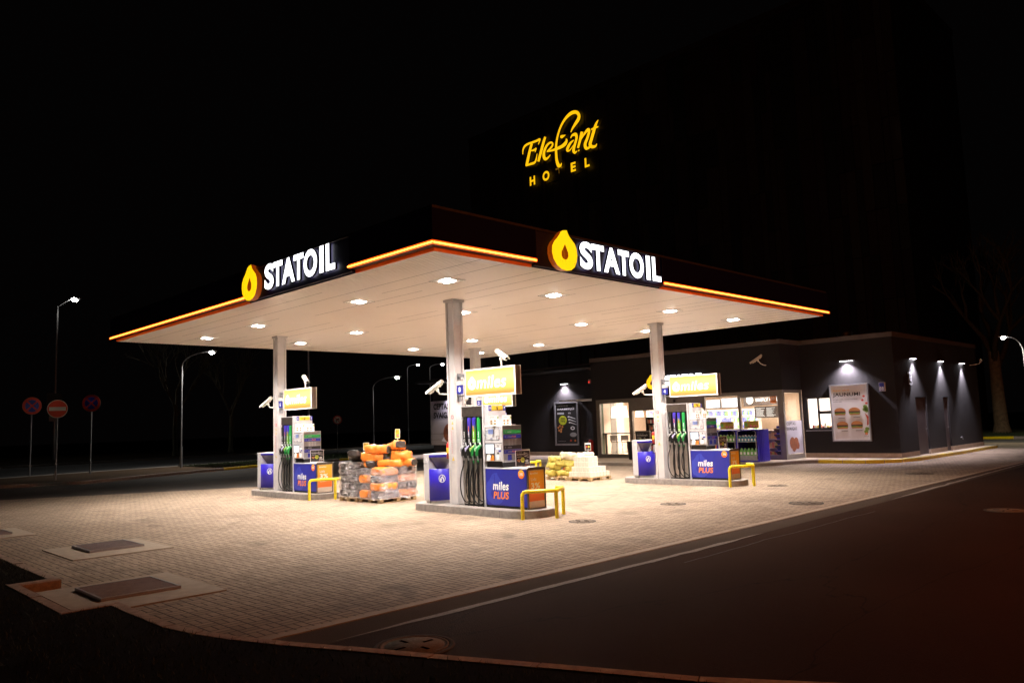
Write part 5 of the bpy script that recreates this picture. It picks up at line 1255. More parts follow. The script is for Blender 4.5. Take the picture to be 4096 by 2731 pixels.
# window in the right block
mb = MB(); x = XC+.03
mb.box(x, wy0, wz0, x+.09, wy0+.06, wz1); mb.box(x, wy1-.07, wz0, x+.09, wy1, wz1); mb.box(x, wy0+.06, wz0, x+.09, wy1-.07, wz0+.09); mb.box(x, wy0+.06, wz1-.06, x+.09, wy1-.07, wz1); mb.box(x, 3.93, wz0+.09, x+.09, 4.0, wz1-.06); mb.box(x, wy0+.06, 1.84, x+.09, 3.93, 1.96)
wf = mb.build('window_frame', M['black'], sh); MB().box(x+.04, wy0+.06, wz0+.09, x+.046, wy1-.07, wz1-.06).build('window_glass', M['glass'], wf)
MB().box(XC-.05, wy0-.03, wz0-.03, XC+.03, wy1+.03, wz0).build('window_sill', M['galv'], wf)
# interior shell
mb = MB()
mb.box(XB_+.16, YB0+.1, .10, 29, 16.5, .13, 0); mb.box(XB_+.16, YB0+.1, 2.88, 29, 16.5, 2.94, 1); mb.box(28.9, YB0+.1, .13, 29, 16.5, 2.88, 2); mb.box(XA+.25, 16.4, .13, 28.9, 16.5, 2.88, 2)
mb.box(XC+.25, YS_+.25, .10, 26, YB0, .13, 0); mb.box(XC+.25, YS_+.25, 2.88, 26, YB0, 2.94, 1); mb.box(26, YS_+.25, .13, 26.05, YB0, 2.88, 1); mb.box(XC+.25, YB0+.09, .13, 28.9, YB0+.12, 2.88, 1)
mb.box(21.26, 13.99, .30, 21.62, 14.015, 2.84, 3); mb.box(21.62, 13.99, .13, 23.14, 14.015, 2.88, 2); mb.box(22.15, 13.975, .13, 22.6, 13.989, 2.87, 4); mb.box(23.125, 14.015, .13, 23.145, 16.4, 2.88, 1)
mb.box(26.6, 11.5, .13, 26.7, 12.4, 2.88, 2)
mb.build('interior', [M['tile'], M['cwhite'], M['tan'], M['sgreen'], M['frame']], sh)
mb = MB()
for y in (6, 8, 10, 12, 14):
    for x in (22.5, 25): mb.box(x-.3, y-.08, 2.86, x+.3, y+.08, 2.878)
mb.box(24, 2.5, 2.86, 24.6, 2.7, 2.878)
mb.build('ceiling_panel_light', E['ssign'], sh)
for y in (6.2, 9.0, 12.2, 14.8): area('shop_light', (24.2-27, y-14, 2.82), SHOP_W, 2.5, 2.2, (1, .85, .70), parent=sh)
area('shop_light', (24.2-27, 2.8-14, 2.82), SHOP_W*.8, 1.5, 1.5, (1, .9, .82), parent=sh)
# wall letters over the entrance
for ch, a, b in LF:
    mb = MB(); y = 9.98-a*1.95; text(mb, ch, '-X', (XB_, y, 3.30), w=(b-a)*1.95*.96, h=.44, d=.0, bold=.12, ext=.07)
    mt = mb.build('letter', E['letter'], sh)
mb = MB(); drop(mb, '-X', (XB_, 10.68, 3.18), .66, 1.05, .02, .10, 0, 1); mb.build('drop_emblem', [E['drop'], E['dropedge']], sh)
# small dome camera and alarm
mb = MB(); mb.ell((XB_-.02, 9.60, 2.62), (.07, .07, .07), 12, 8); mb.build('dome', M['black'], sh)
mb = MB(); mb.bevbox(XA-.08, 15.70, 3.76, XA-.002, 15.84, 3.98, .01); al = mb.build('alarm_box', M['white'], sh); mb = MB(); mb.ell((XA-.10, 15.80, 3.84), (.03, .03, .03), 8, 6); mb.build('alarm_light', E['red'], al)
done()
# ---- wall lamps
def wall_lamp(p, n, label, power, size=118, col=(.93, .86, 1.0)):
    p = Vector(p); n = Vector(n); t = thing('wall_lamp', p, label, 'wall lamp', 'lamps shining down the shop walls')
    r = Vector((-n.y, n.x, 0))
    mb = MB()
    prof = [(.32, 0), (.30, .03), (.20, .06), (0, .075)]
    vs = []; k = 12
    for rr, z in prof:
        for i in range(k+1):
            a = math.pi*i/k; vs.append(p+r*math.cos(a)*rr+n*math.sin(a)*rr*.55+Vector((0, 0, z)))
    mb.add(vs, [(j*(k+1)+i, j*(k+1)+i+1, (j+1)*(k+1)+i+1, (j+1)*(k+1)+i) for j in range(3) for i in range(k)], 0, True)
    mb.build('shade', M['galv'], t)
    mb = MB(); vs = [p+Vector((0, 0, -.004))]+[p+r*math.cos(math.pi*i/k)*.27+n*math.sin(math.pi*i/k)*.27*.5+Vector((0, 0, -.004)) for i in range(k+1)]
    mb.add(vs, [(0, i+2, i+1) for i in range(k)]); mb.build('lamp_glass', E['wall'], t)
    spot('wall_spot', n*.16+Vector((0, 0, -.03)), power*1.15, size+2, col, .85, .06, parent=t)
    done()
wall_lamp((XC, 2.69, 3.86), (-1, 0, 0), 'half round wall lamp above the burger poster on the right block', WALL_W, 122)
wall_lamp((24.75, YS_, 3.87), (0, -1, 0), 'wall lamp nearest the corner on the side wall, above the louvred vent', WALL_W*.8, 96)
wall_lamp((28.1, YS_, 3.87), (0, -1, 0), 'middle wall lamp on the side wall above the narrow door', WALL_W*.8, 90)
wall_lamp((31.0, YS_, 3.87), (0, -1, 0), 'wall lamp farthest along the side wall, next to the end camera', WALL_W*.8, 80)
wall_lamp((XA, 17.55, 3.84), (-1, 0, 0), 'wall lamp above the framed barbecue poster', WALL_W, 122)
wall_lamp((XA, 26.6, 3.90), (-1, 0, 0), 'wall lamp over the bread billboard at the left end of the shop', WALL_W, 122)
security_camera((32.35, YS_-.45, 3.95), (-.9, -.3, -.12), [(32.35, YS_-.38, 3.88), (32.33, YS_-.15, 3.84), (32.32, YS_-.01, 3.84)], 'camera on an arm at the far end of the side wall', .5)
# ---- posters
def wall_poster(x, y0, y1, z0, z1, label, dep=.09):
    return thing('framed_poster', (x, (y0+y1)/2, z0), label, 'poster')
t = wall_poster(XC, 1.93, 3.42, .75, 2.96, 'large white burger poster reading JAUNUMI in a silver frame')
x = XC-.10; y0, y1, z0, z1 = 1.93, 3.42, .75, 2.96
mb = MB()
for a in ((y0, z0, y0+.05, z1), (y1-.05, z0, y1, z1), (y0+.05, z0, y1-.05, z0+.05), (y0+.05, z1-.05, y1-.05, z1)): mb.box(x, a[0], a[1], XC-.002, a[2], a[3])
mb.build('frame', M['galv'], t)
mb = MB(); n = 24; vs = []
for i in range(n+1):
    for j in range(n+1):
        u, v = i/n, j/n; yy = y1-.05-(y1-y0-.1)*u; zz = z0+.05+(z1-z0-.1)*v; sag = .010*noise.noise(Vector((u*3, v*2.5, 4)))+.006*math.sin(u*9)*max(0, v-.85)*2
        vs.append((x+.045+sag, yy, zz))
mb.add(vs, [(i*(n+1)+j, (i+1)*(n+1)+j, (i+1)*(n+1)+j+1, i*(n+1)+j+1) for i in range(n) for j in range(n)], 0, True)
mb.build('banner', M['print_white'], t)
xp = x+.030; Wp = y1-y0-.1; Hp = z1-z0-.1; P = lambda a, b: (xp, y1-.05-a*Wp, z0+.05+b*Hp)
mb = MB(); text(mb, 'Super gardi', '-X', P(.06, .89), w=.46*Wp, h=.042*Hp, bold=.02); mb.build('title_orange', mat('print_apricot', (.85, .42, .12), .5), t)
mb = MB(); text(mb, 'JAUNUMI', '-X', P(.05, .785), w=.76*Wp, h=.085*Hp, bold=.035); text(mb, 'Ar īpaši sulīgu, augstas kvalitātes', '-X', P(.05, .735), w=.68*Wp, h=.022*Hp, bold=.02); text(mb, 'grilētu gaļu', '-X', P(.05, .695), w=.24*Wp, h=.022*Hp, bold=.02)
for a, b in ((.16, .40), (.58, .41), (.22, .165), (.62, .17)): mb.prism([[(0, 0), (.18*Wp, 0), (.18*Wp, .008*Hp), (0, .008*Hp)]], '-X', P(a, b), 0, .003)
text(mb, 'STATOIL', '-X', P(.84, .065), w=.12*Wp, h=.012*Hp); mb.build('lettering', M['print_black'], t)
a_, b_, c_ = MB(), MB(), MB()
for a, b in ((.22, .515), (.62, .515), (.26, .265), (.66, .27)): burger((a_, b_, c_), '-X', P(a, b), .16*Wp)
for a, b in ((.92, .60), (.95, .53), (.96, .56), (.90, .55), (.93, .20), (.90, .15)): disc(c_, '-X', P(a, b), .06*Wp, .035*Hp, .003, 0, 7)
a_.build('bun_print', M['bun'], t); b_.build('patty_print', M['patty'], t); c_.build('leaf_print', M['lettuce'], t)
mb = MB()
for a, b in ((.90, .79), (.86, .72), (.96, .66)): disc(mb, '-X', P(a, b), .035*Wp, .02*Hp, .003, 0, 12)
mb.prism([[(.0, .0), (.05*Wp, .02*Hp), (.06*Wp, .16*Hp), (-.03*Wp, .22*Hp), (.02*Wp, .12*Hp)]], '-X', P(.93, .26), 0, .003); mb.build('tomato_print', M['tomato'], t)
mb = MB(); drop(mb, '-X', P(.90, .09), .05*Hp, 1.2); mb.build('drop_print', M['orange'], t); done()
t = wall_poster(XA, 16.65, 18.3, .64, 2.92, 'framed black barbecue poster on the dark wall left of the shop front')
x = XA-.07; y0, y1, z0, z1 = 16.65, 18.3, .64, 2.92; mb = MB()
for a in ((y0, z0, y0+.09, z1), (y1-.09, z0, y1, z1), (y0+.09, z0, y1-.09, z0+.09), (y0+.09, z1-.09, y1-.09, z1)): mb.box(x, a[0], a[1], XA-.002, a[2], a[3])
mb.build('frame', M['galv'], t); MB().box(x+.03, y0+.09, z0+.09, x+.05, y1-.09, z1-.09).build('print', M['print_black'], t)
bbq_art('-X', (x+.03, y1-.09, z0+.09), y1-y0-.18, z1-z0-.18, t, .003, True); done()
t = thing('billboard', (XA, 26.7, .7), 'billboard reading CEPTAS SVAIGAS with a loaf on pale boards', 'billboard'); y1, y0, z0, z1 = 28.75, 24.6, .70, 3.40; x = XA-.06
bb = grad_emit('billboard_print', 0, 2.7, [(0, (.36, .31, .27)), (.45, (.46, .42, .39)), (.56, (.50, .46, .45)), (.58, (.36, .34, .38)), (1, (.62, .58, .68))], 0)
mb = MB(); mb.box(x, y0, z0, XA-.002, y1, z1); mb.build('board', bb, t)
mb = MB(); text(mb, 'CEPTAS', '-X', (x, y1-.28, 2.87), w=1.50, h=.38, bold=.09); text(mb, 'SVAIGAS', '-X', (x, y1-.28, 2.33), w=1.85, h=.38, bold=.09)
text(mb, 'maizes', '-X', (x, y1-2.6, 2.87), w=1.2, h=.34, bold=.02); mb.build('lettering', M['print_black'], t)
mb = MB(); disc(mb, '-X', (x, y1-1.9, 1.42), .70, .62, .006, 0, 30); mb.build('loaf_print', mat('print_loaf', (.28, .09, .03), .6, var=.6, scale=5), t)
mb = MB(); mb.prism([[(-.5, 0), (.4, -.15), (.5, .1), (-.1, .4)]], '-X', (x, y1-1.5, .95), 0, .004); mb.build('paper_print', M['print_white'], t)
mb = MB()
for z in (1.02, 1.38): mb.box(x-.002, y0+.01, z, x+.01, y1-.01, z+.012)
mb.build('board_line', M['print_black'], t); done()
def wheeled_ext(x, y):
    t = thing('wheeled_extinguisher', (x, y, .12), 'red wheeled extinguisher trolley against the dark wall by the windows', 'fire extinguisher')
    MB().lathe((x, y, .22), [(0, 0), (.15, .02), (.155, .55), (.11, .68), (.03, .72)], 18).build('cylinder', M['red'], t)
    MB().lathe((x+.05, y-.18, .40), [(0, 0), (.10, .02), (.10, .38), (.05, .46)], 14).build('small_cylinder', M['red'], t)
    mb = MB(); mb.tube([(x-.1, y+.14, .2), (x-.1, y+.16, .95), (x-.1, y-.1, .98), (x-.1, y-.24, .9), (x-.1, y-.26, .2)], .014, 6); mb.tube([(x-.16, y, .85), (x-.2, y-.1, .6), (x-.18, y+.08, .4)], .016, 6); mb.build('frame', M['rubber'], t)
    for s in (.2, -.28): MB().cyl((x-.02, y+s, .24), (x-.02, y+s-.05, .24), .12, n=16).build('wheel', M['rubber'], t)
    done()
wheeled_ext(22.45, 15.55)
# ---- washer fluid stand
t = thing('fluid_stand', (19.8, 5.75, .13), 'blue two bay stand of washer fluid outside the shop window', 'display stand')
X0, X1 = 19.40, 20.25; mb = MB()
mb.box(X1-.06, 4.86, .13, X1, 6.64, 1.34); mb.bevbox(X0+.02, 4.86, .13, X1-.06, 4.92, 1.34, .01); mb.box(X0+.02, 5.74, .13, X1-.06, 5.80, 1.34); mb.box(X0+.02, 6.58, .13, X1-.06, 6.64, 1.34); mb.box(X0, 4.86, 1.30, X1-.06, 6.64, 1.345); mb.box(X0+.03, 4.92, .13, X1-.06, 6.58, .18)
for k in range(8):
    a = k*math.pi/14; mb.box(X0+.02+.1*k, 4.86-.04*math.sin(a*2), .13, X0+.12+.1*k, 4.862, 1.33) if k < 7 else None
mb.build('housing', M['bin'], t)
mb = MB()
for y0, y1 in ((4.93, 5.73), (5.81, 6.57)):
    mb.tube([(X0-.0, y0+.02, .18), (X0, y0+.02, 1.24), (X0+.01, y0+.06, 1.29), (X0+.03, y0+.14, 1.295)], .016, 6); mb.tube([(X0, y1-.02, .18), (X0, y1-.02, 1.24), (X0+.01, y1-.06, 1.29), (X0+.03, y1-.14, 1.295)], .016, 6)
    mb.box(X0+.01, y0+.03, .18, X0+.03, y1-.03, .36); mb.box(X0+.005, y0+.03, .865, X0+.03, y1-.03, .885); mb.box(X0+.03, y0+.03, .865, X1-.06, y1-.03, .875); mb.box(X0+.03, y0+.03, .355, X1-.06, y1-.03, .365)
mb.build('rack', M['galv'], t)
MB().box(X1-.075, 4.93, .19, X1-.062, 6.57, 1.29).build('back_lining', M['rubber'], t)
done()
def price_board(y0, y1, z0, z1, label):
    t = thing('price_board', (X0+.05, (y0+y1)/2, z0), label, 'price sign', 'yellow price boards on the fluid stand'); x = X0+.04; w_ = y1-y0; h = z1-z0
    MB().box(x, y0, z0, x+.01, y1, z1).build('card', M['yellowdark'], t)
    MB().box(x+.003, (y0+y1)/2-.2, 1.34, x+.008, (y0+y1)/2-.18, z0).build('stem', M['galv'], t)
    mb = MB(); 
    for k, (a, r) in enumerate(((.47, .10), (.70, .085), (.88, .06))): disc(mb, '-X', (x, y1-a*w_, z0+.28*h), r*w_*.9, r*w_*.9, .003, 0, 20)
    mb.build('price_disc', M['pink'], t)
    mb = MB()
    for k, (a, s_, tx) in enumerate(((.47, .13, '2,95'), (.70, .11, '2,65'), (.88, .08, '2,5'))): text(mb, tx, '-X', (x, y1-(a-s_/2)*w_, z0+.20*h), w=s_*w_, h=.15*h, d=.005, bold=.03)
    mb.build('price_print', M['print_white'], t)
    mb = MB(); text(mb, 'LOGU ŠĶIDRUMS', '-X', (x, y1-.42*w_, z0+.75*h), w=.5*w_, h=.09*h, bold=.02); text(mb, '4 L', '-X', (x, y1-.42*w_, z0+.60*h), w=.12*w_, h=.08*h); mb.build('print', M['print_black'], t)
    mb = MB(); disc(mb, '-X', (x, y1-.15*w_, z0+.5*h), .1*w_, .3*h, .002, 0, 10); mb.build('jug_print', M['green2'], t); done()
M['yellowdark'] = mat('price_yellow', (.42, .32, .04), .5); M['green2'] = mat('jug_green', (.16, .45, .10), .35); M['bluej'] = mat('jug_blue', (.03, .26, .42), .3)
price_board(5.86, 6.44, 1.37, 1.66, 'yellow price board over the left bay of the fluid stand'); price_board(4.82, 5.42, 1.39, 1.67, 'yellow price board over the right bay of the fluid stand')
def jug(c, m, label, group):
    x, y, z = c; t = thing('fluid_jug', c, label, 'jug', group)
    mb = MB(); mb.bevbox(x-.06, y-.055, z, x+.06, y+.055, z+.17, .018); mb.cyl((x, y+.0, z+.165), (x, y, z+.215), .045, .022, 12); mb.build('body', m, t)
    mb = MB(); mb.tube([(x-.02, y-.05, z+.16), (x-.02, y-.045, z+.215), (x-.015, y-.0, z+.235), (x-.01, y+.03, z+.215)], .011, 6); mb.build('handle', M['white'] if m is M['bluej'] else m, t)
    MB().cyl((x, y, z+.215), (x, y, z+.24), .022, n=10).build('cap', M['white'], t)
    MB().box(x-.0625, y-.035, z+.03, x-.059, y+.03, z+.115).build('label_print', M['print_white'], t); done(); return t
JB = jug((19.50, 5.66, .886), M['bluej'], 'blue washer fluid jug, first from the left on the upper shelf of the right bay', 'blue washer fluid jugs')
ORD = ['first', 'second', 'third', 'fourth', 'fifth', 'sixth']
for k in range(1, 6):
    c = copy_tree(JB); c.location = (19.50, 5.66-.13*k, .886); tag(c, 'blue washer fluid jug, %s from the left on the upper shelf of the right bay' % ORD[k])
for k in range(6):
    c = copy_tree(JB); c.location = (19.66, 5.63-.13*k, .886); tag(c, 'blue washer fluid jug in the second row, %s from the left, right bay' % ORD[k])
JG = jug((19.50, 5.62, .366), M['green2'], 'green washer fluid jug, first from the left on the lower shelf of the right bay', 'green washer fluid jugs')
JG.scale = (1.1, 1.25, 1.15)
for k in range(1, 5):
    c = copy_tree(JG); c.location = (19.50, 5.62-.15*k, .366); tag(c, 'green washer fluid jug, %s from the left on the lower shelf of the right bay' % ORD[k])
for k in range(5):
    c = copy_tree(JG); c.location = (19.50, 6.48-.15*k, .886); tag(c, 'green washer fluid jug, %s from the left on the upper shelf of the left bay' % ORD[k])
for k in range(5):
    c = copy_tree(JG); c.location = (19.50, 6.48-.15*k, .366); tag(c, 'green washer fluid jug, %s from the left on the lower shelf of the left bay' % ORD[k])

# ---- inside the shop
def pendant(x, y, label):
    z = 1.98; t = thing('pendant_lamp', (x, y, z), label, 'pendant lamp', 'white pendant lamps inside the shop')
    MB().lathe((x, y, z), [(.20, 0), (.135, .52), (.12, .54)], 20).build('lamp_shade', E['pend'], t)
    mb = MB(); mb.cyl((x, y, z+.5), (x, y, 2.82), .008, n=6); mb.lathe((x, y, 2.76), [(.01, 0), (.08, .1)], 12); mb.build('cord', M['white'], t); done()
pendant(22.2, 13.74, 'left one of the two white pendant lamps in the leftmost shop window'); pendant(22.2, 13.21, 'right one of the two white pendant lamps in the leftmost shop window'); pendant(22.2, 12.30, 'white pendant lamp in the second shop window near the screen')
t = thing('bar_table', (21.8, 12.9, .13), 'long dark bar table behind the left shop window', 'table'); MB().bevbox(21.45, 11.2, 1.22, 21.95, 14.0, 1.265, .008).build('table_top', M['brown'], t)
for y in (12.35, 13.95): MB().box(21.68, y-.04, .13, 21.74, y+.03, 1.22).build('leg', M['darksteel'], t)
done()
def stool(x, y, label):
    t = thing('bar_stool', (x, y, .13), label, 'bar stool', 'pale bar stools inside the window'); mb = MB(); mb.bevbox(x-.22, y-.2, .83, x+.2, y+.2, .87, .015); mb.build('seat', M['cwhite'], t)
    mb = MB(); mb.bevbox(x-.24, y-.22, .92, x-.21, y+.22, 1.16, .01); mb.box(x-.235, y-.2, .86, x-.215, y-.15, .93); mb.box(x-.235, y+.15, .86, x-.215, y+.2, .93); mb.build('backrest', M['cwhite'], t)
    for a in (-1, 1):
        for b in (-1, 1): MB().cyl((x+a*.16, y+b*.16, .83), (x+a*.22, y+b*.22, .13), .012, n=6).build('leg', M['galv'], t)
    mb = MB(); mb.tube([(x-.2, y-.2, .38), (x+.2, y-.2, .38), (x+.2, y+.2, .38), (x-.2, y+.2, .38), (x-.2, y-.2, .38)], .008, 6); mb.build('footrest', M['galv'], t); done()
stool(21.55, 13.2, 'pale bar stool at the dark table behind the left window, nearer the mullion'); 
stool(21.62, 12.62, 'pale bar stool beside the window mullion, mostly behind the other one')
GOODS = [(.55, .12, .05), (.6, .45, .08), (.12, .14, .45), (.7, .68, .62), (.15, .35, .12), (.45, .08, .10), (.30, .2, .12), (.55, .3, .1)]
for i, c in enumerate(GOODS): M['good%d' % i] = mat('package_%d' % i, c, .4, var=.15, scale=20)
def goods_shelf(x, y0, y1, z0, z1, rows, label, name='goods_shelf', cat='shelf', back='cwhite', lit=False, pick=None, depth=.4, seed=1, gh=.7, dens=.10):
    random.seed(seed); t = thing(name, (x, (y0+y1)/2, .13), label, cat)
    mb = MB(); mb.box(x+depth-.03, y0, z0, x+depth, y1, z1, 0); mb.box(x, y0, z0, x+depth-.03, y0+.03, z1, 0); mb.box(x, y1-.03, z0, x+depth-.03, y1, z1, 0); mb.box(x, y0+.03, z1-.04, x+depth-.03, y1-.03, z1, 0)
    hh = (z1-z0)/rows
    for r in range(rows): mb.box(x, y0+.03, z0+r*hh, x+depth-.03, y1-.03, z0+r*hh+.02, 0)
    mb.build('rack', M[back], t)
    if lit:
        mb = MB(); 
        for r in range(rows): mb.box(x+depth-.036, y0+.04, z0+r*hh+.03, x+depth-.031, y1-.04, z0+(r+1)*hh-.02)
        mb.build('light_panel', E['shelf'], t)
    for r in range(rows):
        g = MB(); k = 0; y = y0+.04; idx = []
        ms = random.sample(range(8), 3) if pick is None else pick
        while y < y1-.04-dens:
            w_ = dens*random.uniform(.7, 1.1); h = hh*gh*random.uniform(.75, 1.05); g.box(x+.02, y, z0+r*hh+.021, x+.2, y+w_*.86, z0+r*hh+.021+h, random.choice(range(len(ms)))); y += w_
        g.build('goods_row', [M['good%d' % q] for q in ms], t)
    done(); return t
goods_shelf(26.0, 13.05, 14.6, .2, 2.3, 6, 'tall lit white cooler of packaged food behind the second window', 'food_cooler', 'cooler', lit=True, seed=2)
goods_shelf(26.5, 8.6, 11.4, .2, 2.2, 6, 'long lit wall shelf of drinks behind the middle windows', 'drinks_shelf', 'shelf', lit=True, pick=[2, 3, 4, 2], seed=5)
goods_shelf(22.6, 7.0, 9.4, .13, 1.35, 4, 'counter display of red and orange packets behind the middle window', 'sweets_shelf', 'shelf', pick=[0, 1, 7, 3], seed=8, dens=.12)
goods_shelf(21.9, 11.15, 11.75, .13, 1.95, 6, 'narrow black rack of bottles and cans in the second window', 'bottle_rack', 'rack', back='brown', pick=[0, 3, 6, 5], seed=4, depth=.3)
goods_shelf(22.2, 5.0, 6.5, .13, 1.25, 3, 'counter with bright packets under the burger menu boards', 'shop_counter', 'counter', back='tan', pick=[0, 1, 7, 3], seed=9, dens=.09)
t = thing('magazine_rack', (21.5, 5.05, .13), 'magazine rack with tilted shelves at the right end of the shop front', 'rack'); random.seed(6)
for k in range(5):
    mb = MB(); mb.rbox((21.55, 5.06, .35+k*.22), (.28, .36, .02), (0, .5, 0)); mb.build('tray', M['brown'], t); mb = MB()
    for q in range(3): mb.rbox((21.53, 4.95+q*.12, .40+k*.22), (.22, .11, .015), (0, .5, 0), q)
    mb.build('magazine_row', [M['good%d' % z] for z in random.sample(range(8), 3)], t)
MB().box(21.70, 4.88, .13, 21.74, 5.26, 1.42).build('back_panel', M['blue'], t); done()
def screen(x, y0, y1, z0, z1, label, m, art=True):
    t = thing('wall_screen', (x, (y0+y1)/2, z0), label, 'screen', 'lit screens inside the shop'); MB().bevbox(x, y0, z0, x+.05, y1, z1, .008).build('housing', M['black'], t); MB().box(x-.006, y0+.03, z0+.03, x-.002, y1-.03, z1-.03).build('panel', m, t)
    if art:
        mb = MB()
        for k in range(4): disc(mb, '-X', (x-.006, y1-(.2+.2*k)*(y1-y0), z1-.35*(z1-z0)), .07, .08, .003, 0, 12, .5)
        mb.build('picture', E['screenblue'], t)
    done()
screen(24.2, 9.17, 10.12, 2.25, 2.66, 'left one of two glowing screens over the drinks shelves', E['screen'], False); screen(24.2, 8.28, 9.12, 2.25, 2.70, 'right glowing screen with blue pictures over the drinks shelves', E['screen'])
screen(24.0, 12.55, 13.32, 2.28, 2.62, 'pale screen behind the pendant lamp in the second window', mat('screen_dim', (.3, .35, .4), .3, emis=(.6, .75, .85), es=.8), False)
t = thing('grill_counter_sign', (24.0, 7.2, 2.33), 'brown board reading SIMPLY GREAT with a round white smiling emblem', 'sign'); MB().box(24.0, 6.0, 2.30, 24.06, 7.88, 2.80).build('board', M['brown'], t)
mb = MB(); disc(mb, '-X', (24.0, 7.58, 2.55), .17, .18, .01, 0, 28); em = mb.build('emblem', E['ssign'], t)
mb = MB(); mb.prism([[(.10*math.cos(a), -.11*math.sin(a)) for a in [math.radians(30+15*i) for i in range(9)]]+[(.085*math.cos(a), -.09*math.sin(a)) for a in [math.radians(150-15*i) for i in range(9)]]], '-X', (24.0, 7.58, 2.55), 0, .014); mb.build('smile', M['orange'], em)
mb = MB(); text(mb, 'SIMPLY GREAT', '-X', (24.0, 7.30, 2.47), w=1.25, h=.14, d=.01, bold=.05); mb.build('lettering', E['ssign'], t); done()
t = thing('menu_board', (24.6, 7.0, 1.8), 'dark menu board with white lines under the brown sign', 'menu board'); MB().box(24.5, 6.5, 1.75, 24.55, 7.65, 2.26).build('board', M['brown'], t); mb = MB(); random.seed(2)
for k in range(9):
    for j in range(2): mb.box(24.494, 7.55-j*.5-random.uniform(.2, .4), 2.18-k*.045, 24.50, 7.58-j*.5, 2.19-k*.045)
mb.build('writing', E['ssign'], t); done()
t = thing('promo_flag', (21.16, 5.06, 2.3), 'orange square price flag hanging inside the right shop window', 'sign'); MB().box(21.20, 4.93, 2.33, 21.21, 5.19, 2.70).build('card', M['orange'], t); mb = MB(); text(mb, '39', '-X', (21.195, 5.15, 2.44), w=.17, h=.12, bold=.04); mb.build('numeral', M['print_white'], t); done()
t = thing('advert_stand', (20.4, 10.9, .13), 'dark barbecue pavement board in front of the second shop window', 'advert board'); x = 20.5
MB().bevbox(x, 10.55, .20, x+.06, 11.35, 1.36, .01).build('frame', M['frame'], t); MB().box(x-.004, 10.60, .26, x, 11.30, 1.31).build('print', M['print_black'], t); bbq_art('-X', (x-.004, 11.30, .26), .70, 1.05, t, .003, True); MB().box(x-.1, 10.6, .13, x+.2, 11.3, .20).build('foot', M['rubber'], t); done()
t = thing('night_counter_monitor', (23.6, 3.7, 1.3), 'till monitor seen through the window of the right block', 'monitor'); mb = MB(); mb.rbox((23.5, 3.60, 1.62), (.03, .34, .26), (0, .2, 0)); mb.build('housing', M['black'], t); mb = MB(); mb.rbox((23.475, 3.60, 1.62), (.01, .30, .22), (0, .2, 0)); mb.build('panel', mat('screen_grey', (.3, .33, .35), .3, emis=(.6, .7, .75), es=.8), t); MB().box(23.4, 3.55, 1.3, 23.6, 3.65, 1.5).build('stand', M['black'], t); done()
t = thing('till_counter', (23.5, 3.8, .13), 'counter with small goods behind the window of the right block', 'counter'); MB().box(23.2, 3.0, .13, 23.9, 4.5, 1.28).build('body', M['cwhite'], t)
mb = MB(); random.seed(8)
for k in range(12): y = 3.3+k*.1; mb.box(23.25, y, 1.28, 23.35, y+.07, 1.28+random.uniform(.05, .2), k % 4)
mb.build('goods_row', [M['good0'], M['good1'], M['good3'], M['good5']], t); done()
# bin by the shop door, half behind the right island bin
t = thing('round_bin', (20.2, 11.28, .13), 'dark round bin on the shop pavement, behind the right island bin', 'bin'); MB().lathe((20.2, 11.28, .13), [(0, 0), (.2, 0), (.26, .75), (.27, .78), (.22, .78)], 20).build('body', M['rubber'], t); done()

# ================= STREET =================
def tubeseg(a, b, n=6): return [Vector(a).lerp(Vector(b), i/n) for i in range(n+1)]
def street_lamp(base, h, arm, label, r=.08, power=STREET_W, curved=True, headsz=.35, col=(1, .96, .88), wide=150):
    x, y, z = base; t = thing('street_lamp', base, label, 'street lamp', 'street lamps'); ax, ay, ah = arm
    L_ = math.hypot(ax, ay); d = Vector((ax, ay, 0))/L_
    if curved:
        pts = [Vector((x, y, z+h*.2)), Vector((x, y, z+h))]
        for k in range(1, 9):
            a = k/8; pts.append(Vector((x, y, z+h))+d*(L_*.9*(1-math.cos(a*math.pi/2)) )+Vector((0, 0, ah*math.sin(a*math.pi/2))))
        rr = [r*.62, r*.5]+[r*.42]*8
    else:
        pts = [Vector((x, y, z+h*.2)), Vector((x, y, z+h)), Vector((x, y, z+h))+d*L_*.85+Vector((0, 0, ah))]; rr = [r*.62, r*.5, r*.4]
    MB().tube(pts, rr, 10).build('pole', M['galv'], t)
    MB().cyl((x, y, z), (x, y, z+h*.2+.02), r, r, 12).build('pole_base', M['galv'], t)
    e = pts[-1]; c = e+d*headsz*.6; s = Vector((-d.y, d.x, 0))
    mb = MB(); R3 = [e-d*.05, e+d*headsz*.3, e+d*headsz, e+d*headsz*1.45]; mb.tube([p+Vector((0, 0, .03)) for p in R3], [headsz*.10, headsz*.22, headsz*.24, headsz*.05], 10); hd = mb.build('lamp_head', M['galv'], t)
    mb = MB(); mb.ell((c.x, c.y, c.z-headsz*.12), (headsz*.40, headsz*.40, headsz*.26), 14, 8); mb.build('lamp', E['street'], hd)
    spot('street_light', (c.x-x, c.y-y, c.z-z-headsz*.6), power, wide, col, .5, .15, parent=t); done()

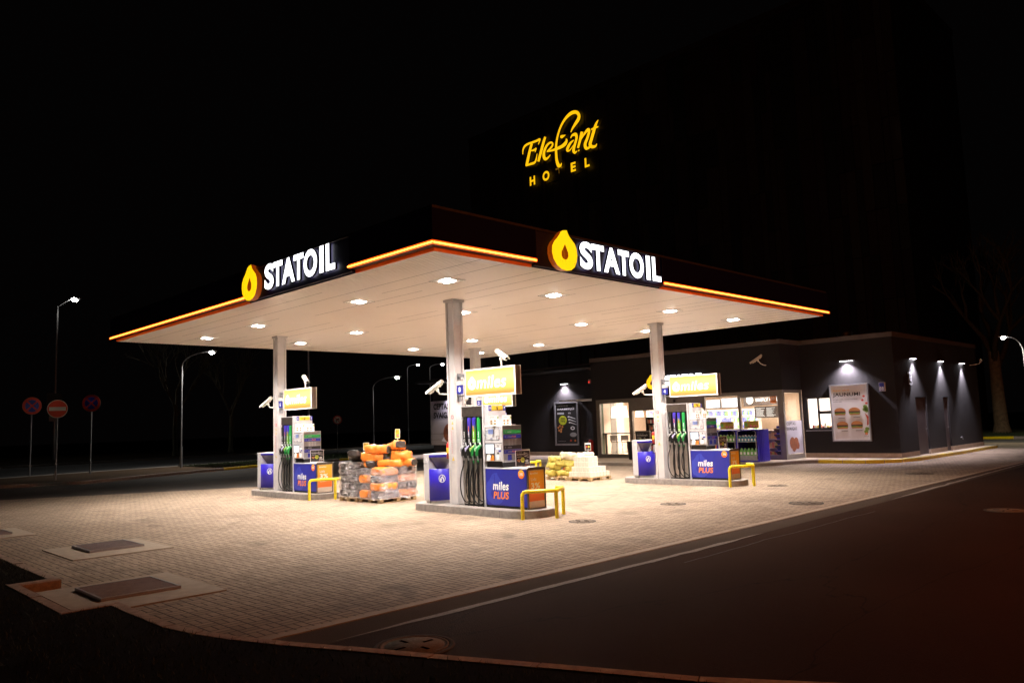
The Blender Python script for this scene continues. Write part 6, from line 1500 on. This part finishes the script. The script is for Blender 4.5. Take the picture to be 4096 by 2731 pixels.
street_lamp((9.2, 33.4, .1), 5.5, (1.12, -1.12, .75), 'curved street lamp on the kerbed grass verge behind the left pump', power=STREET_W*2.4)
street_lamp((11.87, 68.5, 0), 13.7, (.95, -.95, .7), 'tall street lamp on the far side of the road behind the round signs', r=.16, headsz=.7, curved=False)
street_lamp((35.2, 53.0, 0), 5.7, (1.6, -1.6, 1.0), 'curved street lamp beyond the pile of orange sacks', headsz=.5)
street_lamp((40.6, .5, 0), 4.7, (-.55, .65, .9), 'street lamp cut by the right edge of the picture', r=.09, headsz=.32, power=STREET_W*1.2, col=(1, .98, .80), wide=174)
street_lamp((46.8, 62.9, 0), 8.6, (.9, -.7, .45), 'small distant street lamp just left of the middle column', headsz=.34, power=STREET_W*.08)
street_lamp((46.6, 58.5, 0), 8.3, (.9, -1.0, .45), 'distant street lamp partly behind the middle column', headsz=.42, power=STREET_W*.08)
t = thing('mast', (27.8, 52.2, 0), 'thin tall mast behind the left pump and its camera', 'mast'); mb = MB(); mb.cyl((27.8, 52.2, 0), (27.8, 52.2, 12), .09, .05, 8); mb.build('pole', M['galv'], t); done()
# orange sodium lamp: its glow lies on the kerb and road in the foreground
t = street_lamp((8.5, -17.5, 0), 7.0, (-.8, 1.2, .6), 'sodium street lamp behind the camera that reddens the near kerb', power=0.0)
sod = [o for o in D.objects if o.name.startswith('street_lamp') and o.parent is None][-1]
sod_l = point('sodium_light', (-.9, 1.3, 7.2), SODIUM_W, (1, .24, .045), .2, sod)
for o in D.objects:
    if o.name.startswith('lamp_head') and o.parent == sod:
        for c in o.children: c.data = c.data.copy(); c.data.materials[0] = emit('sodium_orange', (1, .35, .08), 20)
# ---- road signs
M['signred'] = mat('sign_red', (.72, .045, .025), .45, var=.08, scale=5); M['signblue'] = mat('sign_blue', (.03, .06, .50), .45); M['signwhite'] = mat('sign_white', (.92, .90, .86), .45); M['signback'] = mat('sign_grey_back', (.20, .20, .21), .5, .4)
def road_sign(x, y, zc, r, kind, label, yaw=None, lean=0.0):
    t = thing('road_sign', (x, y, .0), label, 'road sign'); c = Vector((x-.03, y, zc))
    n = Vector((-7.83-x, -9.62-y, 0)).normalized()
    if yaw: n = Matrix.Rotation(math.radians(yaw), 3, 'Z') @ n
    u = Vector((0, 0, 1)); rr = u.cross(n).normalized(); fr = (rr, u, n); c = Vector((x, y, zc))+n*.05
    MB().cyl((x, y, 0), (x+lean, y, zc+r*.7), .036, n=10).build('post', M['galv'], t)
    mb = MB(); mb.cyl(c-n*.012, c, r*1.02, n=36, smooth=False); pl = mb.build('plate', M['signback'], t)
    def D_(name, m, f):
        mb = MB(); f(mb); return mb.build(name, m, pl)
    if kind == 'noentry':
        M['neR'] = M.get('neR') or mat('noentry_red', (.95, .09, .04), .4); D_('border', M['signwhite'], lambda b: disc(b, fr, c, r, r, .003, 0, 36)); D_('red_disc', M['neR'], lambda b: disc(b, fr, c, r*.95, r*.95, .006, 0, 36))
        D_('white_bar', M['signwhite'], lambda b: b.prism([[(-r*.82, -r*.21), (r*.82, -r*.21), (r*.82, r*.21), (-r*.82, r*.21)]], fr, c, 0, .009))
    elif kind == 'nostop':
        D_('red_disc', M['signred'], lambda b: disc(b, fr, c, r, r, .003, 0, 36)); D_('blue_disc', M['signblue'], lambda b: disc(b, fr, c, r*.72, r*.72, .006, 0, 32))
        def X(b):
            w_ = r*.08; q = r*.56
            for s in (1, -1): b.prism([[(-q-w_*.7, s*(-q+w_*.7)), (-q+w_*.7, s*(-q-w_*.7)), (q+w_*.7, s*(q-w_*.7)), (q-w_*.7, s*(q+w_*.7))][::s]], fr, c, 0, .009+.001*s)
        D_('red_cross', M['signred'], X)
    elif kind == 'noright':
        D_('red_ring', M['signred'], lambda b: disc(b, fr, c, r, r, .003, 0, 32)); D_('white_disc', M['signwhite'], lambda b: disc(b, fr, c, r*.78, r*.78, .006, 0, 32))
        D_('arrow', M['print_black'], lambda b: b.prism([[(-r*.28, -r*.5), (-r*.12, -r*.5), (-r*.12, r*.1), (r*.18, r*.1), (r*.18, -r*.05), (r*.45, r*.2), (r*.18, r*.45), (r*.18, r*.28), (-r*.2, r*.28), (-r*.28, r*.18)]], fr, c, 0, .009))
        D_('red_slash', M['signred'], lambda b: b.prism([[(-r*.58, r*.48), (-r*.48, r*.58), (r*.58, -r*.48), (r*.48, -r*.58)]], fr, c, 0, .012))
    done()
road_sign(1.86, 28.37, 3.16, .39, 'noentry', 'red no entry sign with a white bar, brightest of the signs at the left')
road_sign(2.25, 34.35, 3.52, .42, 'nostop', 'no stopping sign left of the no entry sign', 15); road_sign(4.45, 32.6, 3.57, .42, 'nostop', 'no stopping sign right of the no entry sign', -18)
road_sign(25.85, 44.4, 2.61, .345, 'noright', 'no right turn sign in the dark beside the left pump'); road_sign(32.7, 46.6, 2.55, .37, 'back', 'grey back of a round road sign behind the orange sacks', 60)
t = thing('info_board', (11.5, 66, 0), 'small dark board fixed to the tall lamp pole behind the no entry sign', 'board'); mb = MB(); mb.box(11.1, 67.9, 5.0, 12.3, 68.0, 5.9); mb.build('board', M['rubber'], t); mb = MB(); mb.box(11.3, 67.9, 3.4, 12.0, 68.0, 3.9); mb.build('lower_board', M['signback'], t); done()
# ---- hotel
STROKES = [[(44.09,29.32,0.05),(44.03,29.78,0.12),(43.76,30.11,0.16),(43.29,30.21,0.14),(42.66,30.2,0.14),(42.03,30.19,0.15),(41.63,30.2,0.14),(41.86,29.74,0.05)],[(42.74,30.09,0.21),(42.96,29.68,0.22),(43.21,29.08,0.23),(43.53,28.22,0.24),(43.69,28.01,0.14)],[(43.72,28.04,0.1),(43.04,28.02,0.15),(42.45,28.03,0.16),(42.21,28.34,0.12),(42.06,28.86,0.04)],[(42.88,29.38,0.07),(42.43,29.33,0.14),(42.16,29.4,0.1),(42.34,29.05,0.05)],[(40.88,30.25,0.18),(41.17,29.71,0.22),(41.57,28.82,0.23),(41.95,28.0,0.21)],[(40.74,28.71,0.07),(40.26,28.88,0.14),(39.94,29.14,0.14),(40.01,29.4,0.11),(40.36,29.46,0.14),(40.76,29.26,0.18),(41.09,28.82,0.21),(41.17,28.38,0.23),(41.01,28.01,0.19),(40.65,28.01,0.14),(40.29,28.24,0.06)],[(40.74,28.69,0.08),(40.1,28.62,0.12),(39.42,28.61,0.18),(38.74,28.65,0.22),(38.28,28.81,0.26),(38.09,29.07,0.17),(38.17,29.24,0.07)],[(37.52,29.73,0.06),(37.26,30.05,0.14),(36.83,30.43,0.23),(36.49,30.74,0.26),(36.41,31.1,0.21),(36.69,31.47,0.2),(37.18,31.6,0.23),(37.67,31.51,0.23),(38.19,31.24,0.19),(38.67,30.8,0.16),(39.03,30.26,0.15),(39.33,29.56,0.16),(39.49,28.83,0.18),(39.51,28.05,0.19),(39.46,27.39,0.21),(39.26,26.87,0.23),(38.99,26.81,0.16),(38.86,27.02,0.04)],[(38.85,29.76,0.07),(38.67,29.62,0.21),(38.19,29.65,0.03)],[(37.57,29.15,0.06),(37.34,29.37,0.14),(36.93,29.34,0.2),(36.81,29.02,0.19),(36.95,28.62,0.19),(37.16,28.17,0.2),(37.26,27.82,0.21),(37.09,27.56,0.14),(36.81,27.66,0.05)],[(37.18,28.84,0.07),(37.65,28.63,0.18),(38.0,28.25,0.22),(38.01,28.01,0.14),(37.7,28.0,0.09),(37.23,28.35,0.06)],[(36.68,27.62,0.1),(36.53,27.67,0.07)],[(36.1,29.35,0.23),(36.35,28.7,0.21),(36.69,27.91,0.17)],[(36.22,28.66,0.07),(35.79,29.07,0.15),(35.38,29.32,0.21),(35.23,29.12,0.19),(35.46,28.56,0.2),(35.78,28.03,0.22),(35.65,27.58,0.19),(35.15,27.58,0.11)],[(34.09,29.89,0.06),(34.39,29.56,0.18),(34.69,28.96,0.23),(35.0,28.3,0.23),(35.19,27.86,0.23),(34.97,27.55,0.19),(34.56,27.49,0.14),(34.38,27.68,0.05)],[(34.98,29.23,0.1),(34.52,29.25,0.12),(34.1,29.25,0.08)]]
t = thing('hotel', (55, 28, 0), 'dark tall hotel block with narrow vertical panels, barely visible behind the shop', 'building')
mb = MB(); random.seed(4); HT = 33.0; y = 8.0; mats = [mat('hotel_panel_%d' % i, c, .6, var=.1) for i, c in enumerate([(.008, .006, .005), (.022, .016, .013), (.020, .010, .006), (.008, .011, .008), (.03, .026, .02)])]
k = 0
while y < 52:
    w_ = random.choice([.5, .7, .9, 1.2]); z = 0
    while z < HT:
        h = random.choice([3.2, 6.4, 3.2, 9.6]); z1 = min(HT, z+h); mb.box(48.3-random.choice([0, .05, .1]), y, z, 48.6, y+w_-.04, z1-.06, random.randrange(5)); z = z1
    y += w_
mb.box(48.5, 8, 0, 63, y-.05, HT-.02, 0); mb.build('wall', mats, t)
MB().box(48.1, 7.9, HT, 63, y, HT+.5).build('parapet', mats[1], t)
done()
t = thing('hotel_sign', (47.8, 39.5, 25.6), 'glowing yellow Elefant HOTEL sign high on the dark hotel wall', 'sign')
def stroke(mb, P, d):
    L_, R_ = [], []
    # smooth the hand-drawn centre line
    pts = []
    for i in range(len(P)-1):
        a = Vector(P[max(i-1, 0)]); b = Vector(P[i]); c = Vector(P[i+1]); e = Vector(P[min(i+2, len(P)-1)])
        for j in range(5):
            s = j/5; pts.append(.5*((2*b)+(c-a)*s+(2*a-5*b+4*c-e)*s*s+(3*b-a-3*c+e)*s**3))
    pts.append(Vector(P[-1]))
    for i, p in enumerate(pts):
        q = pts[min(i+1, len(pts)-1)]-pts[max(i-1, 0)]; q = Vector((q.x, q.y)).normalized(); nn = Vector((-q.y, q.x)); w_ = max(.03, p.z)*.80
        L_.append((p.x+nn.x*w_, p.y+nn.y*w_)); R_.append((p.x-nn.x*w_, p.y-nn.y*w_))
    n = len(pts); X0 = 47.9-d; X1 = 48.05
    vs = [(X0, a, b) for a, b in L_]+[(X0, a, b) for a, b in R_]+[(X1, a, b) for a, b in L_]+[(X1, a, b) for a, b in R_]
    F = [(i, i+1, n+i+1, n+i) for i in range(n-1)]; G_ = [(i+1, i, 2*n+i, 2*n+i+1) for i in range(n-1)]+[(n+i, n+i+1, 3*n+i+1, 3*n+i) for i in range(n-1)]
    mb.add(vs, F); mb.add(vs, G_, 1)
names = ['letter']*16
GR = [[0, 1, 2, 3], [4], [5, 6], [7, 8], [9, 10], [11, 12, 13], [14, 15]]
for gi, g in enumerate(GR):
    mb = MB()
    for k, i in enumerate(g): stroke(mb, STROKES[i], .01*k+.002*gi)
    mb.build('letter', [E['hotel'], M['return']], t)
for ch, yc, w_ in (('H', 42.90, .74), ('O', 41.02, .92), ('E', 37.43, .62), ('L', 35.70, .58)):
    mb = MB(); text(mb, ch, '-X', (48.0, yc+w_/2, 25.79), w=w_, h=.92 if ch != 'O' else .98, bold=.08, d=.06); mb.build('letter', E['hotel'], t)
mb = MB(); text(mb, 'T', '-X', (48.0, 39.65, 25.79), w=.75, h=.92, bold=.03, ext=.10, d=0); mb.build('letter', mat('hotel_letter_off', (.10, .06, .01), .5), t)
mb = MB()
for a, b in ((39.62, 39.5), (39.42, 39.22), (38.98, 38.90), (38.86, 38.78)): mb.box(47.85, b, 26.48, 47.88, a, 26.66)
mb.box(47.85, 39.20, 26.05, 47.88, 39.23, 26.45); mb.build('lit_fragment', E['hoteldim'], t); done()
# ---- trees
def tree(base, h, r, label, seed, depth=5, spreadk=.55, leaves=0, trunk_frac=.35):
    random.seed(seed); t = thing('bare_tree', base, label, 'tree'); trunk = MB(); crown = MB(); b = Vector(base)
    top = b+Vector((random.uniform(-.3, .3), random.uniform(-.3, .3), h*trunk_frac))
    trunk.tube([b-Vector((0, 0, .1)), b+Vector((0, 0, h*.04)), b.lerp(top, .5)+Vector((random.uniform(-.1, .1), 0, 0)), top], [r*1.5, r*1.08, r*.95, r*.8], 12)
    tips = []
    def br(p, d, L_, rr, k):
        q = p+d*L_; m_ = p.lerp(q, .5)+Vector((random.uniform(-1, 1), random.uniform(-1, 1), random.uniform(-.3, .6)))*L_*.07
        crown.tube([p, m_, q], [rr, rr*.85, rr*.65], 6 if k > 2 else 4, caps=False)
        if k == 0: tips.append(q); return
        for i in range(3 if k > 1 else 2):
            nd = (d+Vector((random.uniform(-1, 1), random.uniform(-1, 1), random.uniform(-.3, .6)))*spreadk).normalized(); br(q, nd, L_*random.uniform(.6, .82), rr*.6, k-1)
    for i in range(4):
        a = i*1.57+random.random(); br(top-Vector((0, 0, h*.03*i)), Vector((math.cos(a)*.45, math.sin(a)*.45, .9)).normalized(), h*.2, r*.5, depth)
    trunk.build('trunk', M['bark'] if r < .4 else mat('pale_bark', (.28, .24, .15), .9, var=.4, scale=5, bump=.6), t); crown.build('crown', M['bark'], t); done()
tree((53.2, 4.85, .1), 16, .42, 'broad pale tree trunk on the grass at the right, beyond the shop', 3, 4)
tree((64, -3.5, .1), 13, .22, 'thinner dark tree behind the right street lamp', 5, 4)
tree((20, 62, 0), 13, .2, 'bare tree barely visible in the dark between the two left lamps', 9, 4)
tree((27, 66, 0), 12, .2, 'bare tree faint in the dark right of the curved lamp', 10, 4)
t = thing('utility_box', (54.6, 3.9, 0), 'small grey cabinet beside the broad tree trunk', 'cabinet'); MB().bevbox(55, 2.6, 0, 55.6, 3.8, 1.6, .03).build('body', M['signback'], t); MB().box(54.98, 2.65, 1.6, 55.62, 3.75, 1.66).build('top', M['galv'], t); done()
# roof flue seen above the shop
t = thing('roof_vent', (26.5, 4.2, 4.6), 'dark flue rising from the shop roof by the corner', 'vent'); MB().lathe((26.5, 4.2, 4.6), [(.22, 0), (.22, .5), (.34, .75), (.32, .77)], 16).build('flue', M['rubber'], t); done()
# clear helper duplicates: nothing left unlabelled
for o in D.objects:
    if o.parent is None and o.type in ('MESH', 'EMPTY') and 'label' not in o and 'kind' not in o: print('UNLABELLED', o.name)
